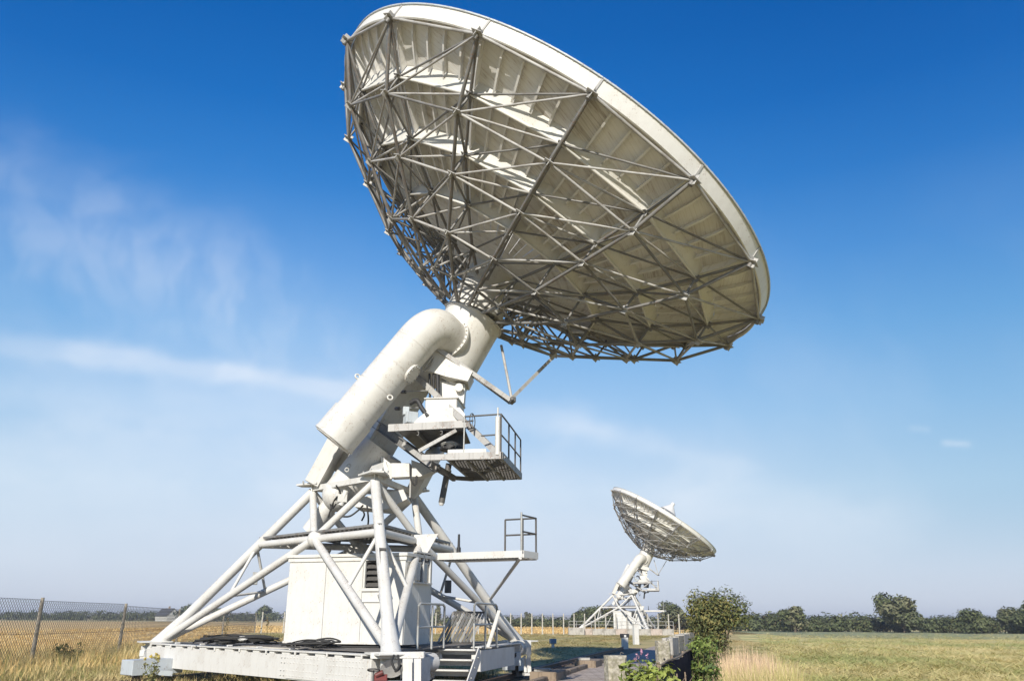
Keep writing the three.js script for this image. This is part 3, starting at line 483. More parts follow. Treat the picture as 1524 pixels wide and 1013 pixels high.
    mesh('cross_beam', sectG(W(676, 711, -20.7), W(704, 713, -21.2), Chan(0.06, 0.1, 0.012)), M.steel, pl);
    // upper tray under the drive box
    const h2 = W(600, 642, -19.45).y; const tr = [W(592, 642, -19.45).setY(h2), W(692, 637, -19.25).setY(h2), WY(700, 660, h2), WY(622, 668, h2)];
    mesh('upper_tray', polyG(tr, V(0, 1, 0), 0.03), M.steel, pl);
    for (const t of [0.3, 0.65]) mesh('tray_joist', sectG(up(mid(tr[0], tr[1], t), -0.05), up(mid(tr[3], tr[2], t), -0.05), Chan(0.05, 0.09, 0.01)), M.strut, pl);
    // railing round the right end
    const rp = [mid(nl, nr, 0.99), mid(nr, fr, 0.35), mid(nr, fr, 0.68), mid(nr, fr, 0.99)];
    for (const p of rp) mesh('railing_post', cylG(up(p, 0.05), up(p, 0.99), 0.02, 0.02, 8), M.steel, pl);
    const tp = up(mid(nl, nr, 0.93), 0); mesh('mast', merge([cylG(up(tp, 0.05), up(tp, 0.93), 0.06, 0.055, 12), cylG(up(tp, 0.9), up(tp, 1.15), 0.022, 0.018, 8)]), M.white, pl);
    const st = mid(nl, nr, 0.30); mesh('railing_post', cylG(up(st, 0.1), up(st, 0.95), 0.018, 0.018, 8), M.galv, pl);
    rail(pl, [up(st, 0.96), ...rp.map((p) => up(p, 0.99))], 0.02, M.steel, 'railing_bar'); rail(pl, [up(mid(nl, nr, 0.62), 0.5), ...rp.map((p) => up(p, 0.52))], 0.018, M.steel, 'railing_bar');
    const hw = W(703, 626, -19.1), tg = new THREE.TorusGeometry(0.17, 0.012, 8, 28); tg.rotateY(1.25); tg.translate(hw.x, hw.y, hw.z); mesh('handwheel', merge([tg, cylG(hw.clone().add(V(-0.25, 0, -0.1)), hw.clone().add(V(0.02, 0, 0)), 0.018, 0.018, 8), boxG(hw.clone().add(V(0, -0.16, 0)), hw.clone().add(V(0, 0.16, 0)), 0.015, 0.015)]), M.steel, pl);
    mesh('winch', merge([blk(W(736, 670, -19.3), 0.16, 0.2, 0.16, 0.4), cylG(W(728, 660, -19.3), W(738, 668, -19.3), 0.03, 0.03, 8)]), M.galv, pl);
    // hanging damper
    const d0 = W(668, 690, -20.3), d1 = W(657, 748, -20.3); mesh('hanging_damper', merge([cylG(d1, d0, 0.075, 0.075, 16), cylG(mid(d0, d1, 0.16), mid(d0, d1, 0.3), 0.095, 0.095, 16)]), M.steel, pl);
    mesh('damper_tip', cylG(W(656.6, 752, -20.3), d1, 0.045, 0.07, 16), M.white, pl);
    mesh('hoop', (() => { const g = new THREE.TorusGeometry(0.06, 0.012, 6, 18), p = W(653, 697, -19.4); g.rotateY(0.8); g.translate(p.x, p.y, p.z); return g; })(), M.steel, pl);
  }
  { // drive housing standing on the tray
    const dh = grp('drive_housing', telescope), g0 = W(660, 606, -19.75), a0 = -0.12;
    mesh('casing', blk(g0.clone().add(V(0, 0.02, -0.45)), 0.78, 0.36, 1.0, a0, 0.02), M.white, dh);
    mesh('casing_lid', blk(g0.clone().add(V(0, 0.215, -0.45)), 0.84, 0.03, 1.06, a0, 0.008), M.white, dh);
    mesh('casing_skirt', slab([[640, 608], [684, 606], [692, 616], [690, 632], [612, 633], [622, 622]], -19.62, 0.95), M.white, dh);
    mesh('cable_chain', tubeG([W(610, 600, -19.8), W(620, 596, -19.75), W(628, 608, -19.7), W(637, 620, -19.65)], 0.06, 24, 8), M.dark, dh);
    mesh('valve_block', merge([blk(W(611, 622, -19.9), 0.3, 0.28, 0.25, 0.5), blk(W(604, 612, -19.9), 0.15, 0.2, 0.2, 0.2)]), M.grey, dh);
    mesh('cable_coil', (() => { const gs = []; for (let i = 0; i < 3; i++) { const g = new THREE.TorusGeometry(0.16 + i * 0.012, 0.014, 6, 30); g.rotateX(1.35 + i * 0.05); g.translate(0, i * 0.02, 0); gs.push(g); } const p = W(668, 664, -19.6); return merge(gs).translate(p.x, p.y, p.z); })(), M.galv, dh);
    mesh('cable_drum', cylG(W(672, 672, -19.9), W(676, 645, -19.9), 0.28, 0.28, 20), M.dark, dh);
  }
  { // outrigger stay that steadies the dish
    const sy = grp('outrigger', telescope), nd = W(762, 596, -20.2);
    for (const o of [0, 0.22]) mesh('outrigger_channel', sectG(W(650, 518, -19.95 - o * 1.6), nd.clone().add(V(-0.05, 0.02, -o)), Chan(0.06, 0.11, 0.012)), o ? M.strut : M.strutB, sy);
    mesh('stay_tube', cylG(W(746, 514, -20.9), nd, 0.035, 0.035, 10), M.strutB, sy);
    const B = dpnt(3.04, 0, -3.347), e = W(830, 528, -21.4); mesh('stay_tube', sectG(nd, e, Angle(0.085, 0.012)), M.strutB, sy);
    mesh('stay_joint', merge([blk(nd, 0.12, 0.12, 0.3, 0.3), cylG(nd.clone().add(V(0, 0, 0.2)), nd.clone().add(V(0, 0, -0.3)), 0.035, 0.035, 10)]), M.steel, sy);
  }
}

// ---------- base frame on the rails ----------
const outN = (a, b) => { const m = mid(a, b); return V(m.x, 0, m.z).normalize(); };
{
  const bs = grp('base_frame', telescope), yT = HB - 0.03, hB = 0.52;
  const corner = (n, ext) => n.clone().setY(yT).add(V(n.x, 0, n.z).normalize().multiplyScalar(ext));
  const cL = corner(nL, 0.42), cN = corner(nN, 0.42), cR = corner(nR, 0.42);
  const bl = (a, b, s, t, top = 0) => boxG(mid(a, b, s).setY(yT - top - (hB - top) / 2), mid(a, b, t).setY(yT - top - (hB - top) / 2), 0.22, hB - top, undefined, 0.01);
  const oLN = outN(nL, nN);
  mesh('main_beam', bl(cL, cN, 0.0, 0.95, 0.075), M.white, bs); mesh('beam_lip', boxG(mid(cL, cN, 0.02).setY(yT - 0.0125), mid(cL, cN, 0.95).setY(yT - 0.0125), 0.25, 0.025), M.white, bs);
  mesh('splice_plate', polyG([mid(cL, cN, 0.68).setY(yT - hB + 0.02).addScaledVector(oLN, 0.112), mid(cL, cN, 0.94).setY(yT - hB + 0.02).addScaledVector(oLN, 0.112), mid(cL, cN, 0.94).setY(yT - 0.09).addScaledVector(oLN, 0.112), mid(cL, cN, 0.68).setY(yT - 0.09).addScaledVector(oLN, 0.112)], oLN, 0.016), M.white, bs);
  for (const [x0, x1] of [[0.0, 0.30], [0.0, 1]]) mesh('main_beam', x1 < 1 ? bl(cN, cR, 0.06, 0.16, 0.075) : bl(cN, cR, 0.50, 0.82, 0.075), M.white, bs);
  mesh('beam_lip', boxG(mid(cN, cR, 0.06).setY(yT - 0.0125), mid(cN, cR, 0.16).setY(yT - 0.0125), 0.25, 0.025), M.white, bs); mesh('beam_lip', boxG(mid(cN, cR, 0.50).setY(yT - 0.0125), mid(cN, cR, 0.93).setY(yT - 0.0125), 0.25, 0.025), M.white, bs);
  mesh('main_beam', bl(cL, cR, 0.02, 0.97), M.white, bs);
  for (let i = 0; i < 9; i++) mesh('lip_bracket', cbox(0.035, 0.085, 0.03, 0.004).applyMatrix4(new THREE.Matrix4().makeRotationY(-Math.atan2(oLN.z, oLN.x) + Math.PI / 2).setPosition(mid(cL, cN, 0.06 + i * 0.108).setY(yT - 0.045).addScaledVector(oLN, 0.125))), M.white, bs);
  for (let i = 0; i < 16; i++) mesh('lip_packer', cbox(0.16 + 0.18 * rnd(), 0.05, 0.2, 0.004).applyMatrix4(new THREE.Matrix4().makeRotationY(-Math.atan2(oLN.z, oLN.x) + Math.PI / 2).setPosition(mid(cL, cN, 0.03 + i * 0.058 + 0.01 * rnd()).setY(yT - 0.05))), M.white, bs);
    for (const [s0, s1] of [[0.66, 0.8], [0.82, 0.94], [0.02, 0.06]]) mesh('rivets', merge([0.06, 0.15, 0.29, 0.38].flatMap((dy) => Array.from({ length: s1 - s0 > 0.1 ? 12 : 4 }, (_, i) => { const p = mid(cL, cN, s0 + (s1 - s0) * i / (s1 - s0 > 0.1 ? 12 : 4)).setY(yT - dy - 0.07).addScaledVector(oLN, s0 > 0.5 ? 0.126 : 0.108); return cylG(p, p.clone().addScaledVector(oLN, 0.016), 0.014, 0.009, 6); }))), M.white, bs).userData.kind = 'stuff';
  // deck planks of chequer plate
  const ins = (n, f) => V(n.x * f, 0, n.z * f); const D = [ins(nL, 0.93), ins(nN, 0.93), ins(nR, 0.93)];
  const dirN = D[1].clone().sub(D[0]).normalize(), h0 = D[2].clone().sub(D[0]).addScaledVector(dirN, -D[2].clone().sub(D[0]).dot(dirN)).length(), inw = oLN.clone().negate();
  for (let i = 0; i < 9; i++) { const t0 = i / 9, t1 = (i + 1) / 9 - 0.003, a = D[0].clone().lerp(D[2], t0), b = D[1].clone().lerp(D[2], t0), c = D[1].clone().lerp(D[2], t1), d = D[0].clone().lerp(D[2], t1); const pts = (i === 8 ? [a, b, c.lerp(d, 0.5)] : [a, b, c, d]).map((p) => p.setY(yT + 0.012 + (i % 2) * 0.002)); mesh('deck_plate', polyG(pts, V(0, 1, 0), 0.012), M.deck, bs); }
  // packing pads between deck edge and beam
  for (let i = 0; i < 6; i++) mesh('deck_clip', cbox(0.12, 0.03, 0.05).applyMatrix4(alongM(cL, cN).setPosition(mid(cL, cN, 0.05 + i * 0.125).setY(yT + 0.026))), M.white, bs);
  for (const n of [cL, cN, cR]) mesh('corner_plate', cbox(0.75, 0.035, 0.75).applyMatrix4(new THREE.Matrix4().makeRotationY(0.5).setPosition(n.clone().setY(yT + 0.02).multiply(V(0.955, 1, 0.955)))), M.white, bs);
}
// wheel bogies at the three corners
const trackDir = nR.clone().sub(nN).setY(0).normalize();
function bogie(c, outward) { // wheels, side frames, jack screw
  const b = grp('bogie', telescope), T = trackDir, S = V(-T.z, 0, T.x), at = (t, y, s) => c.clone().setY(y).addScaledVector(T, t).addScaledVector(S, s), yaw = Math.atan2(-T.z, T.x);
  for (const t of [-0.38, 0.38]) { const w = mesh('wheel', merge([cylG(at(t, 0.325, -0.05), at(t, 0.325, 0.05), 0.195, 0.195, 28), cylG(at(t, 0.325, 0.05), at(t, 0.325, 0.075), 0.225, 0.225, 28)]), M.steel, b); }
  for (const s of [-0.15, 0.15]) mesh('side_frame', cbox(1.15, 0.28, 0.03).applyMatrix4(new THREE.Matrix4().makeRotationY(yaw).setPosition(at(0, 0.36, s))), M.grey, b);
  mesh('yoke', blk(at(0, 0.47, 0), 0.5, 0.10, 0.36, yaw), M.white, b);
  return { b, at, yaw };
}
{
  const { b, at, yaw } = bogie(nN.clone().add(V(nN.x, 0, nN.z).normalize().multiplyScalar(0.2)));
  mesh('jack_post', sectG(W(607, 1035, -15.2).setY(0.16), W(607, 975, -15.2).setY(0.9), Ibeam(0.16, 0.14, 0.012), V(0, 0, 1)), M.white, b);
  mesh('jack_post', sectG(W(622, 1035, -15.3).setY(0.16), W(622, 975, -15.3).setY(0.9), Ibeam(0.12, 0.12, 0.012), V(0, 0, 1)), M.white, b);
  mesh('cap_beam', boxG(W(552, 975, -15.35), W(632, 974, -15.35), 0.2, 0.1), M.white, b);
  mesh('jack_foot', blk(W(612, 1030, -15.2).setY(0.145), 0.4, 0.03, 0.36, 0.2), M.white, b);
  const mc = W(634, 986, -16.9); mesh('drive_motor', merge([cylG(mc.clone().add(V(-0.18, 0, 0.2)), mc.clone().add(V(0.1, 0, -0.25)), 0.17, 0.17, 24), cylG(mc.clone().add(V(-0.22, 0, 0.26)), mc.clone().add(V(-0.17, 0, 0.19)), 0.2, 0.2, 24), blk(mc.clone().add(V(-0.1, -0.25, 0.1)), 0.22, 0.25, 0.22, 0.5)]), M.white, b);
  mesh('motor_bolts', merge(Array.from({ length: 8 }, (_, i) => { const t = i * 0.785, p = mc.clone().add(V(-0.22, 0.17 * Math.cos(t), 0.26)).add(V(0.13, 0, 0.09).multiplyScalar(1.0 * Math.sin(t))); return cylG(p, p.clone().add(V(-0.03, 0, 0.04)), 0.016, 0.016, 6); })), M.galv, b).userData.kind = 'stuff';
  const vc = W(556, 997, -15.1), tg = new THREE.TorusGeometry(0.10, 0.012, 8, 24); tg.rotateX(1.3); tg.translate(vc.x, vc.y, vc.z); mesh('handwheel', merge([tg, cylG(vc.clone().add(V(0, -0.2, 0)), vc, 0.015, 0.015, 8), boxG(vc.clone().add(V(-0.1, 0, 0)), vc.clone().add(V(0.1, 0, 0)), 0.014, 0.012)]), M.steel, b);
  mesh('pump', merge([blk(W(566, 1008, -15.2), 0.22, 0.1, 0.18, 0.2), cylG(W(559, 1005, -15.1), W(570, 1000, -15.1), 0.04, 0.04, 12)]), M.red, b);
  mesh('tank', blk(W(575, 1024, -15.1), 0.55, 0.22, 0.3, 0.15), M.grey, b);
  for (const pts of [[[586, 975, -15.15], [583, 985, -15.0], [590, 998, -15.0], [597, 990, -15.1]], [[592, 975, -15.15], [594, 990, -15.0], [588, 1000, -15.0]], [[642, 1000, -16.4], [645, 1008, -16.3], [636, 1018, -16.2]]]) mesh('hose', tubeG(pts.map(([x, y, z]) => W(x, y, z)), 0.02, 16, 6), M.rubber, b);
}
{
  const { b, at, yaw } = bogie(nR.clone().add(V(nR.x, 0, nR.z).normalize().multiplyScalar(0.1)));
  const c = W(775, 965, -23.9); mesh('drive_motor', merge([cylG(W(768, 965, -23.7), W(776, 964, -24.2), 0.19, 0.19, 22), cylG(W(767, 965, -23.62), W(768, 965, -23.7), 0.09, 0.09, 16)]), M.white, b);
  mesh('gear_case', blk(W(780, 963, -24.1), 0.3, 0.36, 0.35, 0.3), M.white, b);
  mesh('leg_post', boxG(W(786, 961, -23.8), W(788, 994, -23.8).setY(0.2), 0.1, 0.1), M.white, b);
  mesh('leg_post', boxG(W(781, 975, -23.9), W(782, 992, -23.9).setY(0.2), 0.07, 0.07), M.white, b);
  mesh('jack_foot', blk(W(788, 994, -23.8).setY(0.16), 0.32, 0.06, 0.3, 0.2), M.white, b);
  mesh('hydraulic_box', merge([blk(W(757, 984, -23.6), 0.26, 0.42, 0.3, 0.3), blk(W(768, 980, -23.7), 0.2, 0.34, 0.25, 0.3)]), M.grey, b);
  mesh('cable_bracket', polyG([W(741, 953, -23.3), W(762, 955, -23.3), W(757, 966, -23.3), W(742, 965, -23.3)], V(0, 0, -1), 0.05), M.white, b);
  mesh('coupling', merge([0, 1, 2].map((i) => blk(W(754 + (i % 2) * 3, 962 + i * 4, -23.35), 0.14, 0.06, 0.14, 0.2))), M.white, b);
  for (const o of [0, 3]) mesh('hose', tubeG([W(768, 972 + o, -23.5), W(762, 979 + o, -23.4), W(753, 984 + o, -23.4), W(748, 984 + o, -23.5)], 0.022, 18, 6), M.rubber, b);
}
{
  const { b, at, yaw } = bogie(nL.clone().add(V(nL.x, 0, nL.z).normalize().multiplyScalar(0.3)));
  const q = W(200, 992, -20.6); mesh('counterweight_box', merge([boxG(q.clone().add(V(-0.05, 0, 0.32)), q.clone().add(V(0.75, 0.02, -0.6)), 0.55, 0.32)]), M.grey, b);
  mesh('cable_bracket', boxG(W(228, 1000, -20.4), W(256, 1002, -20.6), 0.2, 0.1), M.grey, b);
  mesh('jack', merge([cylG(W(214, 985, -21.2), W(214, 966, -21.2), 0.05, 0.05, 10), blk(W(212, 972, -21.2), 0.12, 0.14, 0.12)]), M.white, b);
}
{ // access steps with hand rails
  const sp = grp('access_steps', telescope), T = trackDir, S = V(-T.z, 0, T.x), top = W(684, 964, -19.2).setY(0.965), w = 0.88; if (S.x < 0) S.negate();
  const at = (d, y, s) => top.clone().setY(y).addScaledVector(T, -d).addScaledVector(S, s);
  for (let i = 0; i < 4; i++) { mesh('tread', cbox(w - 0.05, 0.035, 0.22).applyMatrix4(alongM(at(0, 0, 0), at(1, 0, 0)).setPosition(at(0.12 + i * 0.24, 0.95 - 0.19 * (i + 0.2), 0))), M.white, sp); mesh('riser', cbox(w - 0.05, 0.10, 0.012).applyMatrix4(alongM(at(0, 0, 0), at(1, 0, 0)).setPosition(at(0.02 + i * 0.24, 0.95 - 0.19 * (i + 0.2) - 0.068 + (i ? 0.0 : 0.02), 0))), M.white, sp); }
  for (const s of [-w / 2, w / 2]) { mesh('stringer', boxG(at(-0.05, 0.86, s), at(1.0, 0.06, s), 0.025, 0.30), M.white, sp);
    mesh('stringer_bolts', merge([0, 1, 2, 3].map((i) => cylG(at(0.14 + i * 0.24, 0.76 - i * 0.185, s), at(0.14 + i * 0.24, 0.76 - i * 0.185, s + Math.sign(s) * 0.03), 0.018, 0.018, 6))), M.galv, sp).userData.kind = 'stuff'; }
  // rails: left loop, right loop
  const loop = (a, b, c, y0, y1) => { for (const p of [a, b, c]) mesh('railing_post', cylG(p.clone().setY(y0), p.clone().setY(y1 - 0.03), 0.024, 0.024, 8), M.galv, sp); rail(sp, [a.clone().setY(y1 - 0.42), a.clone().setY(y1 - 0.05), a.clone().lerp(c, 0.06).setY(y1), a.clone().lerp(c, 0.94).setY(y1), c.clone().setY(y1 - 0.05), c.clone().setY(y1 - 0.42)], 0.024, M.galv, 'handrail'); rail(sp, [a.clone().setY(y1 - 0.45), c.clone().setY(y1 - 0.45)], 0.022, M.galv, 'mid_rail'); };
  loop(W(621, 960, -17.6), W(642, 960, -18.3), W(660, 960, -19.0), 0.95, 1.83); loop(W(705, 960, -19.3), W(722, 960, -20.2), W(739, 960, -21.2), 0.9, 1.87);
  mesh('stay_plate', boxG(W(726, 965, -19.6).setY(0.95), W(743, 908, -19.9), 0.09, 0.02), M.white, sp);
}
telescope.traverse((o) => { o.castShadow = o.receiveShadow = true; });

// ---------- ground, fields, track ----------
const mat = (map, rough = 1, bump = 0.0) => { const m = new THREE.MeshStandardMaterial({ map, roughness: rough }); if (bump) { m.bumpMap = bumpT; m.bumpScale = bump; } return m; };
function flat(name, pts, y, m, k) { // flat sheet from x,z outline; uv = metres * k
  const s = new THREE.Shape(pts.map(([x, z]) => new THREE.Vector2(x, -z))), g = new THREE.ShapeGeometry(s); g.rotateX(-Math.PI / 2); g.translate(0, y, 0);
  const p = g.attributes.position, uv = g.attributes.uv; for (let i = 0; i < p.count; i++) uv.setXY(i, p.getX(i) * k, p.getZ(i) * k); g.computeVertexNormals(); return struct(mesh(name, g, m));
}
const grassTex = (A, B, C, fine = 12) => tex(1024, (u, v) => { const a = nz(u, v), b = nz(u * fine + 0.3, v * fine), c = nz(u * 3 + 0.6, v * 3 + 0.2); let q = mix(A, B, ss(0.36, 0.66, 0.55 * a + 0.45 * b)); q = mix(q, C, ss(0.55, 0.72, c) * 0.7); const g = 0.62 + 0.76 * b; return q.map((x) => x * g); });
const T_lawn = grassTex([0.48, 0.36, 0.15], [0.31, 0.27, 0.095], [0.54, 0.41, 0.18]);
const T_meadow = tex(1024, (u, v) => { const a = nz(u, v), b = nz(u * 14 + 0.3, v * 14), c = nz(u * 2.0 + 0.6, v * 5 + 0.2); let q = mix([0.42, 0.42, 0.14], [0.62, 0.51, 0.20], ss(0.42, 0.60, a)); q = mix(q, [0.54, 0.42, 0.19], ss(0.54, 0.66, c) * 0.8); q = mix(q, [0.17, 0.19, 0.065], ss(0.56, 0.70, nz(u * 4 + 0.15, v * 4 + 0.7)) * 0.6); const g = 0.6 + 0.8 * b; return q.map((x) => x * g); });
const T_stub = tex(1024, (u, v) => { const a = nz(u, v), b = nz(u * 16, v * 16), r = nz(u * 1.0 + 0.4, v * 12 + u * 2); let q = mix([0.66, 0.44, 0.17], [0.54, 0.35, 0.13], ss(0.40, 0.64, a)); q = mix(q, [0.72, 0.52, 0.24], ss(0.52, 0.66, r) * 0.7); const g = 0.62 + 0.76 * b; return q.map((x) => x * g); });
const T_crop = tex(512, (u, v) => { const b = nz(u * 9, v * 9), a = nz(u * 2, v * 2); const q = mix([0.20, 0.225, 0.115], [0.28, 0.28, 0.14], ss(0.4, 0.65, a)); const g = 0.6 + 0.8 * b; return q.map((x) => x * g); });
const T_path = tex(1024, (u, v) => { const a = nz(u * 2, v * 2), b = nz(u * 10, v * 10), f = nz(u * 30, v * 30); let q = mix([0.43, 0.355, 0.30], [0.34, 0.275, 0.225], ss(0.42, 0.66, a)); q = mix(q, [0.17, 0.13, 0.095], ss(0.58, 0.70, b) * 0.7); q = mix(q, [0.42, 0.36, 0.31], ss(0.60, 0.70, f) * 0.5); return q; });
const T_soil = tex(512, (u, v) => { const a = nz(u * 2, v * 2), f = nz(u * 20, v * 20); const q = mix([0.10, 0.075, 0.05], [0.19, 0.145, 0.10], ss(0.35, 0.65, a * 0.5 + f * 0.5)); return q; });

{ const g = new THREE.CircleGeometry(5200, 96); g.rotateX(-Math.PI / 2); g.translate(0, 0, 0); const p = g.attributes.position, uv = g.attributes.uv; for (let i = 0; i < p.count; i++) uv.setXY(i, p.getX(i) / 22, p.getZ(i) / 22); struct(mesh('ground', g, mat(T_lawn, 1, 0.05))); }
const fence0 = [[-14.4, -14], [-14.75, -21], [-15.05, -28.2], [-15.35, -35], [-19.5, -52], [-22.7, -70], [-26.5, -92]];
flat('stubble_field', [[-340, -14], ...fence0.map(([x, z]) => [x - 0.9, z]), [-26, -93.5], [3, -95], [16, -97], [30, -100], [60, -290], [-420, -290]], 0.006, mat(T_stub, 1, 0.06), 1 / 26);
flat('meadow', [[4.6, -12], [22.5, -88], [32, -132], [190, -132], [190, -12]], 0.006, mat(T_meadow, 1, 0.06), 1 / 30);
flat('crop_field', [[27, -82], [31.8, -131], [189, -131], [189, -70], [60, -72]], 0.012, mat(T_crop, 1, 0.06), 1 / 20);
// direction of the track in world plan
const TD = V(trackDir.x, 0, trackDir.z), TS = V(-TD.z, 0, TD.x); if (TS.x < 0) TS.negate();
const wN = nN.clone().add(O).setY(0), wL = nL.clone().add(O).setY(0), trk = (p, t, s, y = 0) => p.clone().addScaledVector(TD, t).addScaledVector(TS, s).setY(y);
const q2 = (p) => [p.x, p.z];
flat('path', [trk(wN, -12, 1.05), trk(wN, 34, 1.05), trk(wN, 38, 1.0), trk(wN, 66, 1.6), trk(wN, 66, 4.2), trk(wN, 34, 3.7), trk(wN, -12, 3.6)].map(q2), 0.008, mat(T_path, 0.95, 0.03), 1 / 6);
flat('track_bed', [trk(wN, -12, -0.8), trk(wN, 36, -0.8), trk(wN, 36, 0.98), trk(wN, -12, 0.98)].map(q2), 0.012, mat(T_soil, 1, 0.04), 1 / 3);
flat('track_bed', [trk(wL, -14, -0.8), trk(wL, 36, -0.8), trk(wL, 36, 0.8), trk(wL, -14, 0.8)].map(q2), 0.012, mat(T_soil, 1, 0.04), 1 / 3);
{
  const prof = [[-0.07, 0], [0.07, 0], [0.07, 0.014], [0.012, 0.03], [0.012, 0.09], [0.034, 0.1], [0.034, 0.128], [0.026, 0.134], [-0.026, 0.134], [-0.034, 0.128], [-0.034, 0.1], [-0.012, 0.09], [-0.012, 0.03], [-0.07, 0.014]];
  for (const [w, t1, lab] of [[wN, 33.2, 'rusty steel rail beside the gravel path'], [wL, 33.2, 'rusty steel rail in the grass beneath the grey end box']]) {
    const r = grp('rail'); mesh('rail_bar', sectG(trk(w, -12, 0, 0.02), trk(w, t1, 0, 0.02), prof), M.rail, r);
    for (let t = -10; t < t1; t += 1.5) mesh('rail_chair', blk(trk(w, t, 0, 0.022), 0.3, 0.04, 0.16, Math.atan2(-TS.z, TS.x)), M.rail, r);
    tag(r, lab, 'rail');
  }
  // kerb blocks and station pads along the near rail
  const yaw = Math.atan2(-TD.z, TD.x);
  for (let i = 0; i < 14; i++) { const t = 1.0 + i * 1.62, L = 1.58; if ((t > 8.2 && t < 10.2) || (t > 15 && t < 16.9)) continue; tag(mesh('kerb_block', blk(trk(wN, t, 1.0, 0.05), L, 0.16 + 0.02 * rnd(), 0.16, yaw, 0.02), M.timber), 'brown weathered kerb block edging the path along the rail', 'kerb', 'kerb blocks along the rail'); }
  for (const [t, lab] of [[9.1, 'brown pad block by the wheel of the nearer telescope'], [15.9, 'stepped brown pad block by the kerb with pale slab on it']]) {
    const b = grp('track_pad'); mesh('pad_block', blk(trk(wN, t, 0.92, 0.11), 1.5, 0.24, 0.72, yaw, 0.025), M.timber, b); mesh('pad_slab', blk(trk(wN, t - 0.2, 0.8, 0.26), 0.55, 0.06, 0.42, yaw + 0.15, 0.015), M.concrete, b); tag(b, lab, 'block'); }
  // buffer stop at the end of the rail
  const e = trk(wN, 34.0, 0.0); const bs = grp('buffer_stop'); mesh('buffer_post', blk(e.clone().setY(0.3), 0.3, 0.6, 0.3, 0.2), M.white, bs); mesh('buffer_head', blk(e.clone().setY(0.7), 0.5, 0.2, 0.12, 0.2), M.dark, bs); mesh('buffer_plate', blk(e.clone().add(V(0.02, 0.68, 0.075)), 0.12, 0.12, 0.02, 0.2), M.white, bs); tag(bs, 'small white stop post with black head at the end of the rail', 'buffer stop');
  const wp = atY(947, 959, 0); const pp = grp('white_post'); mesh('post_body', blk(wp.clone().setY(0.62), 0.32, 1.24, 0.32, 0.3), M.white, pp); mesh('post_cap', blk(wp.clone().setY(1.265), 0.38, 0.05, 0.38, 0.3), M.white, pp); tag(pp, 'square white painted post standing before the far concrete plinth', 'post');
  const bx = atY(823, 964, 0), ib = grp('instrument_box'); mesh('stand', blk(bx.clone().setY(0.12), 0.14, 0.24, 0.14, 0.3), M.grey, ib); const hood = mesh('hood', blk(bx.clone().setY(0.36), 0.34, 0.26, 0.3, 0.3, 0.03), new THREE.MeshStandardMaterial({ color: new THREE.Color(0.13, 0.2, 0.3), roughness: 0.5 }), ib); tag(ib, 'small blue grey instrument box standing alone on the lawn', 'box');
}

// ---------- far telescope on its plinth ----------
tag(telescope, 'huge white radio telescope with a bar rack and cable coils on its deck', 'telescope', 'radio telescopes');
const farT = telescope.clone(); farT.name = 'radio_telescope'; scene.add(farT); farT.position.copy(O).add(V(16.2, -0.5, -75.4)); tag(farT, 'white radio telescope standing behind a low concrete wall with railing', 'telescope', 'radio telescopes');
{
  const pl = grp('plinth_wall'), z = -90.3, a = atZ(847, 938, z), b = atZ(1003, 940, z), n = 9, top = 0.62;
  for (let i = 0; i < n; i++) { const p = a.clone().lerp(b, i / n), q = a.clone().lerp(b, (i + 1) / n); mesh('concrete_panel', boxG(p.clone().setY(0.31).add(V(0.01, 0, 0)), q.clone().setY(0.31).add(V(-0.01, 0, 0)), 0.3, 0.62, undefined, 0.02), i % 3 === 1 ? M.concreteP : M.concrete, pl); }
  mesh('end_block', blk(a.clone().setY(0.36).add(V(0.7, 0, 0.45)), 1.6, 0.72, 0.8, 0, 0.03), M.concrete, pl);
  for (let i = 0; i <= 14; i++) { const p = a.clone().lerp(b, i / 14).setY(0); mesh('railing_post', cylG(p.clone().setY(0.6), p.clone().setY(1.35), 0.025, 0.025, 6), M.galv, pl); }
  for (const y of [1.0, 1.34]) rail(pl, [a.clone().setY(y), b.clone().setY(y)], 0.02, M.galv, 'railing_bar');
  tag(pl, 'low stained concrete wall with a thin railing below the far telescope', 'wall');
}

// ---------- fences ----------
M.postC = paint([0.30, 0.265, 0.215], [0.17, 0.15, 0.12], [0.14, 0.13, 0.07], 0.9, 0.9);
function concretePost(p, h, lean, parent, m = M.concrete, s = 0.11) { const g = new THREE.CylinderGeometry(s * 0.56, s * 0.72, h, 4, 1); g.rotateY(Math.PI / 4 + 0.2); g.translate(0, h / 2 - 0.05, 0); g.rotateZ(lean); const o = mesh('fence_post', uvm(g.toNonIndexed()), m, parent); o.position.copy(p); return o; }
const wireM = new THREE.MeshStandardMaterial({ color: new THREE.Color(0.09, 0.09, 0.09), roughness: 0.5, metalness: 0.6 });
function chainLink(a, b, h, pitch, r, parent) { // diagonal wires crossing in diamonds
  const L = a.distanceTo(b), d = b.clone().sub(a).normalize(), gs = [], pos = [];
  const wire = (s0, y0, s1, y1, off) => { const p = a.clone().addScaledVector(d, s0).setY(y0), q = a.clone().addScaledVector(d, s1).setY(y1); p.z += off; q.z += off; const g = new THREE.CylinderGeometry(r, r, p.distanceTo(q), 3, 1, true); g.rotateX(Math.PI / 2); g.applyMatrix4(alongM(p, q)); gs.push(g); };
  for (let s = -h; s < L; s += pitch) { let s0 = s, s1 = s + h, y0 = 0.05, y1 = h; if (s0 < 0) { y0 -= s0; s0 = 0; } if (s1 > L) { y1 -= s1 - L; s1 = L; } if (s1 - s0 < 0.05) continue; wire(s0, y0, s1, y1, 0); wire(L - s0, y0, L - s1, y1, 0.006); }
  for (const y of [h, h * 0.5]) wire(0, y, L, y, 0.003);
  mesh('chain_link_mesh', merge(gs), wireM, parent).userData.kind = 'stuff';
}
